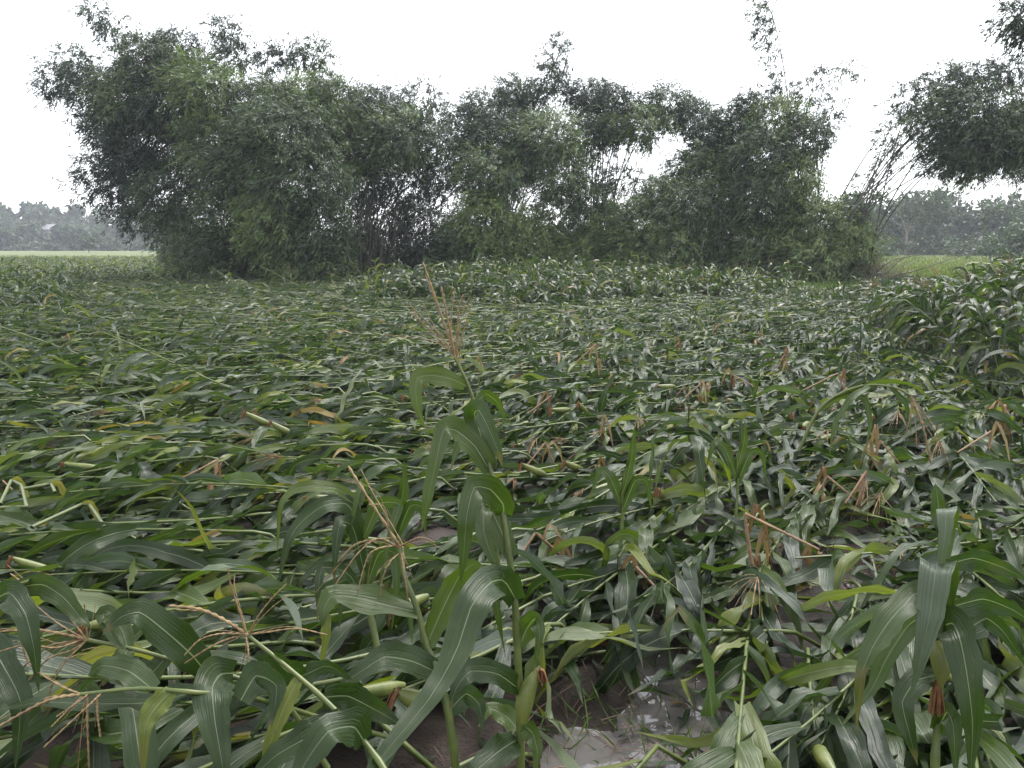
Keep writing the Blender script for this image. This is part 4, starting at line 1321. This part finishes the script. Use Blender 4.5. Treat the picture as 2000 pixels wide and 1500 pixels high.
hero('leaning_corn_plant', 'corn plant leaning left at the bottom left, thick brown tassel spike over wide leaves',
     [(800, 1640, 1.25), (760, 1520, 1.32), (711, 1448, 1.38), (671, 1404, 1.41), (627, 1360, 1.44), (568, 1309, 1.47), (528, 1276, 1.49), (482, 1240, 1.5)],
     [([(583, 1326, 1.46), (556, 1380, 1.42), (526, 1455, 1.38), (505, 1525, 1.36)], 0.04, 0.1, 0.4, .75),
      ([(668, 1404, 1.41), (605, 1438, 1.38), (540, 1475, 1.35), (480, 1530, 1.32)], 0.072, 0.2, 0.2, .3),
      ([(630, 1362, 1.44), (680, 1360, 1.5), (740, 1390, 1.54), (790, 1420, 1.55)], 0.075, 0.3, 0.1, .22),
      ([(530, 1278, 1.49), (560, 1310, 1.5), (590, 1320, 1.52), (640, 1300, 1.56), (690, 1330, 1.58)], 0.07, 0.5, 0.5, .25),
      ([(711, 1448, 1.38), (690, 1420, 1.36), (640, 1430, 1.32), (590, 1500, 1.28), (570, 1570, 1.26)], 0.08, 0.2, 0.2, .3)],
     tassel=[([(482, 1240, 1.5), (440, 1212, 1.5), (390, 1190, 1.5), (330, 1183, 1.5)], .0042), ([(478, 1240, 1.5), (440, 1250, 1.48), (400, 1270, 1.47), (340, 1310, 1.46)], .0022),
             ([(482, 1240, 1.5), (470, 1200, 1.5), (450, 1140, 1.5), (446, 1110, 1.5)], .0024), ([(485, 1245, 1.5), (500, 1210, 1.48), (530, 1170, 1.47), (560, 1140, 1.46)], .002),
             ([(480, 1240, 1.5), (485, 1280, 1.46), (475, 1330, 1.45)], .0022), ([(478, 1238, 1.5), (430, 1238, 1.46), (390, 1250, 1.44), (360, 1280, 1.43)], .002),
             ([(482, 1240, 1.5), (520, 1235, 1.48), (580, 1228, 1.47), (640, 1240, 1.46)], .002)], r=(.0066, .004))
hero('leaning_corn_plant', 'corn plant at bottom left with one broad shiny leaf and fine straw-coloured tassel',
     [(640, 1500, 1.5), (560, 1375, 1.5), (480, 1330, 1.5), (403, 1309, 1.5), (320, 1284, 1.5), (249, 1265, 1.5), (172, 1250, 1.5)],
     [([(400, 1310, 1.5), (372, 1276, 1.48), (322, 1232, 1.46), (274, 1196, 1.44), (234, 1206, 1.42), (200, 1240, 1.4)], 0.082, 0.1, 0.2, .25),
      ([(249, 1265, 1.5), (238, 1230, 1.52), (215, 1205, 1.52), (200, 1200, 1.52), (222, 1250, 1.48), (245, 1270, 1.47)], 0.045, 0.3, 0.3, .4),
      ([(252, 1266, 1.5), (235, 1290, 1.47), (215, 1312, 1.46), (200, 1340, 1.45)], 0.045, .1, .1, .5),
      ([(325, 1284, 1.5), (290, 1320, 1.48), (240, 1325, 1.46), (180, 1312, 1.44)], 0.06, .5, .3, .4),
      ([(455, 1315, 1.5), (430, 1318, 1.44), (414, 1345, 1.38), (420, 1410, 1.33), (432, 1480, 1.3), (444, 1560, 1.28)], 0.088, 0, 0.1, .26)],
     tassel=[([(172, 1250, 1.5), (120, 1238, 1.5), (60, 1230, 1.5), (-20, 1236, 1.5)], .0036), ([(170, 1250, 1.5), (120, 1190, 1.5), (60, 1150, 1.5), (20, 1120, 1.5)], .002),
             ([(172, 1250, 1.5), (140, 1270, 1.48), (90, 1290, 1.47), (40, 1350, 1.46)], .002), ([(168, 1250, 1.5), (100, 1260, 1.5), (60, 1290, 1.5), (15, 1330, 1.5)], .0022),
             ([(172, 1252, 1.5), (168, 1220, 1.5), (165, 1180, 1.5)], .002), ([(165, 1248, 1.5), (110, 1215, 1.52), (50, 1165, 1.54)], .002),
             ([(160, 1250, 1.5), (110, 1265, 1.46), (50, 1260, 1.45), (-10, 1275, 1.44)], .002), ([(170, 1250, 1.5), (130, 1290, 1.46), (105, 1330, 1.45), (95, 1370, 1.45)], .0018)], r=(.0062, .0036))
hero('leaning_corn_plant', 'lowest leaning corn plant at bottom left, tassel branches hanging straight down',
     [(760, 1440, 1.7), (620, 1400, 1.6), (500, 1365, 1.47), (440, 1356, 1.4), (378, 1352, 1.36), (310, 1346, 1.36), (249, 1346, 1.36), (158, 1356, 1.36)],
     [([(335, 1350, 1.36), (312, 1372, 1.34), (293, 1398, 1.32), (282, 1430, 1.3), (279, 1530, 1.28)], 0.05, 0.2, 0.1, .7),
      ([(378, 1352, 1.36), (300, 1372, 1.38), (200, 1375, 1.38), (80, 1372, 1.38), (0, 1385, 1.38)], 0.07, 0.9, 0.9, .3),
      ([(470, 1368, 1.36), (500, 1320, 1.4), (540, 1340, 1.4), (530, 1420, 1.36)], 0.07, 0.2, 0.4, .25),
      ([(300, 1348, 1.36), (250, 1310, 1.4), (200, 1300, 1.42), (172, 1320, 1.42)], 0.06, 0.3, 0.4, .4)],
     tassel=[([(158, 1356, 1.36), (100, 1366, 1.36), (40, 1395, 1.36), (-20, 1430, 1.36)], .0034), ([(172, 1354, 1.36), (170, 1395, 1.35), (172, 1450, 1.34), (174, 1500, 1.34)], .0026),
             ([(190, 1352, 1.36), (190, 1390, 1.35), (196, 1440, 1.34)], .0026), ([(165, 1356, 1.36), (130, 1390, 1.34), (100, 1420, 1.33)], .002), ([(175, 1354, 1.36), (140, 1380, 1.33), (110, 1400, 1.32)], .002),
             ([(160, 1356, 1.36), (120, 1340, 1.38), (60, 1300, 1.4), (40, 1250, 1.4)], .002), ([(200, 1352, 1.36), (160, 1390, 1.32), (85, 1460, 1.3)], .002)], r=(.0056, .0034))
hero('leaning_corn_plant', 'corn plant cut by the left edge with two wide hanging dark leaves',
     [(-120, 1600, 1.45), (-60, 1300, 1.48), (-20, 1200, 1.5), (20, 1150, 1.5), (60, 1135, 1.5)],
     [([(-10, 1170, 1.5), (20, 1158, 1.46), (50, 1200, 1.42), (66, 1265, 1.4), (76, 1352, 1.39)], 0.06, .1, .3, .28),
      ([(40, 1145, 1.5), (85, 1142, 1.5), (125, 1168, 1.48), (156, 1205, 1.46), (178, 1226, 1.45)], 0.055, .2, .2, .4),
      ([(-40, 1240, 1.5), (0, 1290, 1.44), (40, 1370, 1.4), (30, 1500, 1.37)], 0.075, .1, .2, .2)], r=(.008, .005))
hero('arching_corn_plant', 'half-fallen corn plant left of centre with long grey-green arching leaves',
     [(745, 1300, 2.35), (722, 1190, 2.4), (706, 1080, 2.44), (700, 1000, 2.47), (704, 950, 2.5)],
     [([(702, 985, 2.47), (660, 955, 2.45), (615, 950, 2.42), (575, 955, 2.4), (548, 988, 2.37), (541, 1085, 2.35)], 0.0480, .3, .5, .62),
      ([(704, 1040, 2.45), (680, 985, 2.45), (630, 988, 2.4), (584, 1024, 2.34), (561, 1064, 2.3), (542, 1152, 2.27)], 0.0680, .2, .2, .3),
      ([(702, 985, 2.47), (712, 950, 2.5), (704, 945, 2.46), (692, 998, 2.42), (678, 1062, 2.4)], 0.0336, .3, .6, .6),
      ([(706, 1060, 2.44), (740, 985, 2.47), (780, 985, 2.45), (762, 1041, 2.4), (737, 1165, 2.36)], 0.0480, .2, .5, .5),
      ([(712, 1120, 2.42), (690, 1030, 2.42), (665, 1020, 2.38), (656, 1070, 2.34), (652, 1150, 2.32)], 0.0560, .1, .3, .25),
      ([(722, 1190, 2.4), (680, 1120, 2.36), (630, 1108, 2.32), (622, 1150, 2.28), (620, 1216, 2.26)], 0.0480, .2, .2, .25),
      ([(715, 1150, 2.41), (740, 1080, 2.43), (770, 1080, 2.4), (775, 1150, 2.36), (765, 1230, 2.34)], 0.0480, .2, .4, .4),
      ([(725, 1200, 2.4), (770, 1160, 2.4), (800, 1190, 2.36), (805, 1260, 2.33)], 0.0480, .2, .4, .4),
      ([(722, 1190, 2.4), (695, 1150, 2.35), (670, 1160, 2.3), (662, 1230, 2.27)], 0.0440, .2, .4, .35)])
hero('arching_corn_plant', 'corn plant at right arching over with a drooping dark brown tassel',
     [(1560, 880, 5.0), (1600, 800, 5.0), (1650, 765, 5.0), (1700, 752, 4.95), (1750, 758, 4.9), (1778, 772, 4.85)],
     [([(1650, 765, 5), (1690, 780, 4.9), (1700, 830, 4.85), (1690, 880, 4.82)], 0.0480, .2, .4, .45), ([(1700, 752, 4.95), (1660, 780, 4.85), (1630, 830, 4.8), (1620, 890, 4.78)], 0.0480, .2, .4, .5),
      ([(1600, 800, 5), (1640, 775, 5), (1720, 745, 4.95), (1780, 750, 4.9), (1830, 790, 4.85)], 0.0540, .7, .5, .62), ([(1740, 756, 4.9), (1770, 790, 4.85), (1780, 850, 4.82)], 0.0420, .2, .4, .4)],
     tassel=[([(1778, 772, 4.85), (1793, 808, 4.82), (1807, 850, 4.8), (1818, 905, 4.8)], .009), ([(1780, 778, 4.85), (1788, 830, 4.8), (1790, 870, 4.78)], .004),
             ([(1782, 780, 4.85), (1800, 820, 4.83), (1826, 860, 4.82)], .004), ([(1780, 780, 4.85), (1776, 820, 4.8), (1765, 860, 4.8)], .0035)])
for (lab, b, tip, dd_) in [
        ('slender upright corn shoot right of centre, in the middle of the flattened plants', (1215, 960), (1240, 830), 3.3),
        ('slender upright corn shoot with two narrow blades near the bent dry stubs at right', (1440, 905), (1455, 820), 3.9),
        ('slender upright corn shoot left of the central folded leaves', (775, 1010), (790, 900), 2.9)]:
    bx, by = b
    tx, ty = tip
    hero('corn_shoot', lab, [(bx - 8, by + 160, dd_ - .05), (bx, by + 60, dd_), (bx, by, dd_), ((bx + tx) / 2, (by + ty) / 2, dd_)],
         [([(bx, by + 10, dd_), ((bx + tx) / 2 + 6, (by + ty) / 2, dd_), (tx, ty, dd_)], .05, .3, .3, .5),
          ([(bx, by + 30, dd_), (bx - 25, by - 30, dd_), (bx - 45, by - 40, dd_), (bx - 62, by + 15, dd_)], .055, .3, .4, .45),
          ([(bx, by + 40, dd_), (bx + 25, by - 20, dd_), (bx + 48, by - 20, dd_), (bx + 58, by + 40, dd_)], .055, .3, .4, .4)], r=(.009, .004), group='slender corn shoots')

# ------------------------------------------------------------------ broken dry stubs, orange among the green
STUBS = [(1690, 930, 1.0, 'tallest orange dry stub at right, beside a snapped straw stalk'), (1925, 920, .9, 'pair of orange dry blades near the right edge, behind the pools'),
         (1600, 985, .8, 'dry stub bent over into an arch above the muddy pool'), (1678, 1000, .75, 'narrow looped dry stub left of the drooping tassel branches'),
         (1042, 790, 1.0, 'yellow-brown dry stub beside the tall tasselled plant'), (805, 790, .6, 'small dry stub under the folded leaf of the tall plant'), (930, 740, .9, 'thin upright orange blade behind the tall tasselled plant'),
         (880, 895, .6, 'dark dry stub in the hollow left of the central leaves'), (1500, 1150, .9, 'straw-coloured split stub in front of the pools'), (1060, 820, .7, 'dry stub with curled blades just right of the yellow-brown one'),
         (1470, 905, .6, 'small orange stub among grey-green leaves right of centre'), (405, 985, .8, 'single orange blade upright in the hollow at left'), (1335, 690, .9, 'orange dry stub in the middle distance, left of its cluster'),
         (1300, 695, .8, None), (1395, 665, .7, None), (1455, 680, 1.0, None), (1475, 690, 1.0, None), (1490, 680, .9, None), (1160, 690, .9, None), (1540, 745, 1.0, None), (1605, 730, .7, None), (1280, 760, .7, None),
         (1560, 1090, .7, None), (1270, 1165, .6, None), (120, 690, 1.2, None), (20, 975, .8, None), (1125, 1080, .7, None), (1090, 905, .7, None), (1160, 935, .7, None), (300, 640, .8, None), (560, 640, .9, None),
         (1100, 640, 1.1, None), (1000, 610, 1.1, None), (1950, 850, .9, None), (1990, 820, .9, None), (650, 920, .5, None), (1015, 950, .5, None)]
for _ in range(13):
    STUBS.append((1000 + 950 * rng.random(), 650 + 350 * rng.random() ** 1.3, 0.7 + 0.4 * rng.random(), None))
for (px, py, sc_, lab) in STUBS:
    g = G(px, py + 12, 0.06)
    g[2] = float(ground_z(g[0], g[1])) - 0.02
    h = (0.22 + 0.11 * rng.random()) * sc_ + 0.09
    root = thing('dry_corn_stub', g, lab or ('broken orange-brown corn stub among the distant flattened plants' if py < 780 else 'broken orange-brown corn stub lost among the near flattened leaves'), 'corn stub',
                 'dry corn stubs')
    lean = rng.normal(size=3) * 0.08
    top = g + np.array([0, 0, h]) + lean
    Vt, ft = tubes(spline([g, (g + top) / 2 + rng.normal(size=3) * 0.01, top], 6), np.linspace(0.0095, 0.007, 6), 6)
    obj('stalk', mesh('stalk', Vt[0] - g, ft, M_DRYSTALK), root)
    # the snapped-off upper part hanging at an angle
    e = top + np.array([-(0.12 + 0.22 * rng.random()) * sc_ * (1 if rng.random() < .7 else -1), -0.1, -h * (0.35 + 0.4 * rng.random())])
    Vt, ft = tubes(spline([top, (top + e) / 2, e], 5), np.linspace(0.0065, 0.005, 5), 6)
    obj('snapped_stalk', mesh('snapped_stalk', Vt[0] - g, ft, M_DRYSTALK), root)
    for k in range(3):
        az = rng.random() * 6.28
        o_ = np.array([math.cos(az), math.sin(az), 0])
        a = g + (top - g) * (0.3 + 0.25 * k)
        u1, u2 = rng.random(2)
        q = [a, a + o_ * 0.03 + UP * (0.05 + 0.12 * u1) * sc_, a + o_ * (0.05 + 0.05 * u2) + UP * (0.06 * u1 - 0.03), a + o_ * (0.04 + 0.12 * u2) - UP * (0.06 + 0.16 * u2)]
        v, f, u = hero_leaf(q, 0.026, rng.normal() * .5, rng.normal() * .8, S=9, C=3, fold=0.9)
        obj('leaf', mesh('leaf', v - g, f, M_DRY, uv=u, tint=rng.random()), root)

# yellow snapped stalks folded into angles at the left
for (pts, lab) in [
        ([(0, 985), (22, 938), (42, 948), (52, 990), (0, 992)], 'pale yellow stalk snapped into angles at the left edge'),
        ([(62, 1030), (160, 985), (175, 985), (205, 1030)], 'pale yellow stalk snapped into a peak beside the left edge'),
        ([(45, 955), (100, 945), (108, 962)], 'short pale yellow stalk end bent down, above the snapped peak')]:
    q = [P(a, b, float(G(a, b, 0.28)[1])) for a, b in pts]
    r0 = thing('snapped_corn_stalk', q[0], lab, 'corn stalk', 'snapped yellow stalks')
    dense = np.concatenate([np.linspace(q[i], q[i + 1], 5, endpoint=(i == len(q) - 2)) for i in range(len(q) - 1)])
    Vt, ft = tubes(dense, 0.0095, 6)
    obj('stalk', mesh('stalk', Vt[0] - q[0], ft, M_STALK), r0)
    v, f, u = hero_leaf([q[1], q[1] + np.array([0.05, 0, 0.0]), q[1] + np.array([0.1, -.02, -0.12]), q[1] + np.array([0.12, -.03, -0.22])], 0.045, .3, .5, S=9, C=3)
    obj('leaf', mesh('leaf', v - q[0], f, M_CORN, uv=u, tint=0.91), r0)

# ------------------------------------------------------------------ haze
m, t, out = newmat('haze')
pv = N(t, 'ShaderNodeVolumePrincipled', Density=0.00068, Anisotropy=0.0)
pv.inputs['Color'].default_value = (0.86, 0.89, 1.0, 1)
t.links.new(pv.outputs[0], out.inputs['Volume'])
lo, hi = np.array([-450, -430, -2.5]), np.array([450, 470, 34])
c8 = np.array([[x_, y_, z_] for z_ in (lo[2], hi[2]) for (x_, y_) in ((lo[0], lo[1]), (hi[0], lo[1]), (hi[0], hi[1]), (lo[0], hi[1]))])
tag(obj('haze', mesh('haze', c8, [[3, 2, 1, 0], [4, 5, 6, 7], [0, 1, 5, 4], [1, 2, 6, 5], [2, 3, 7, 6], [3, 0, 4, 7]], m, smooth=False)), kind='stuff')
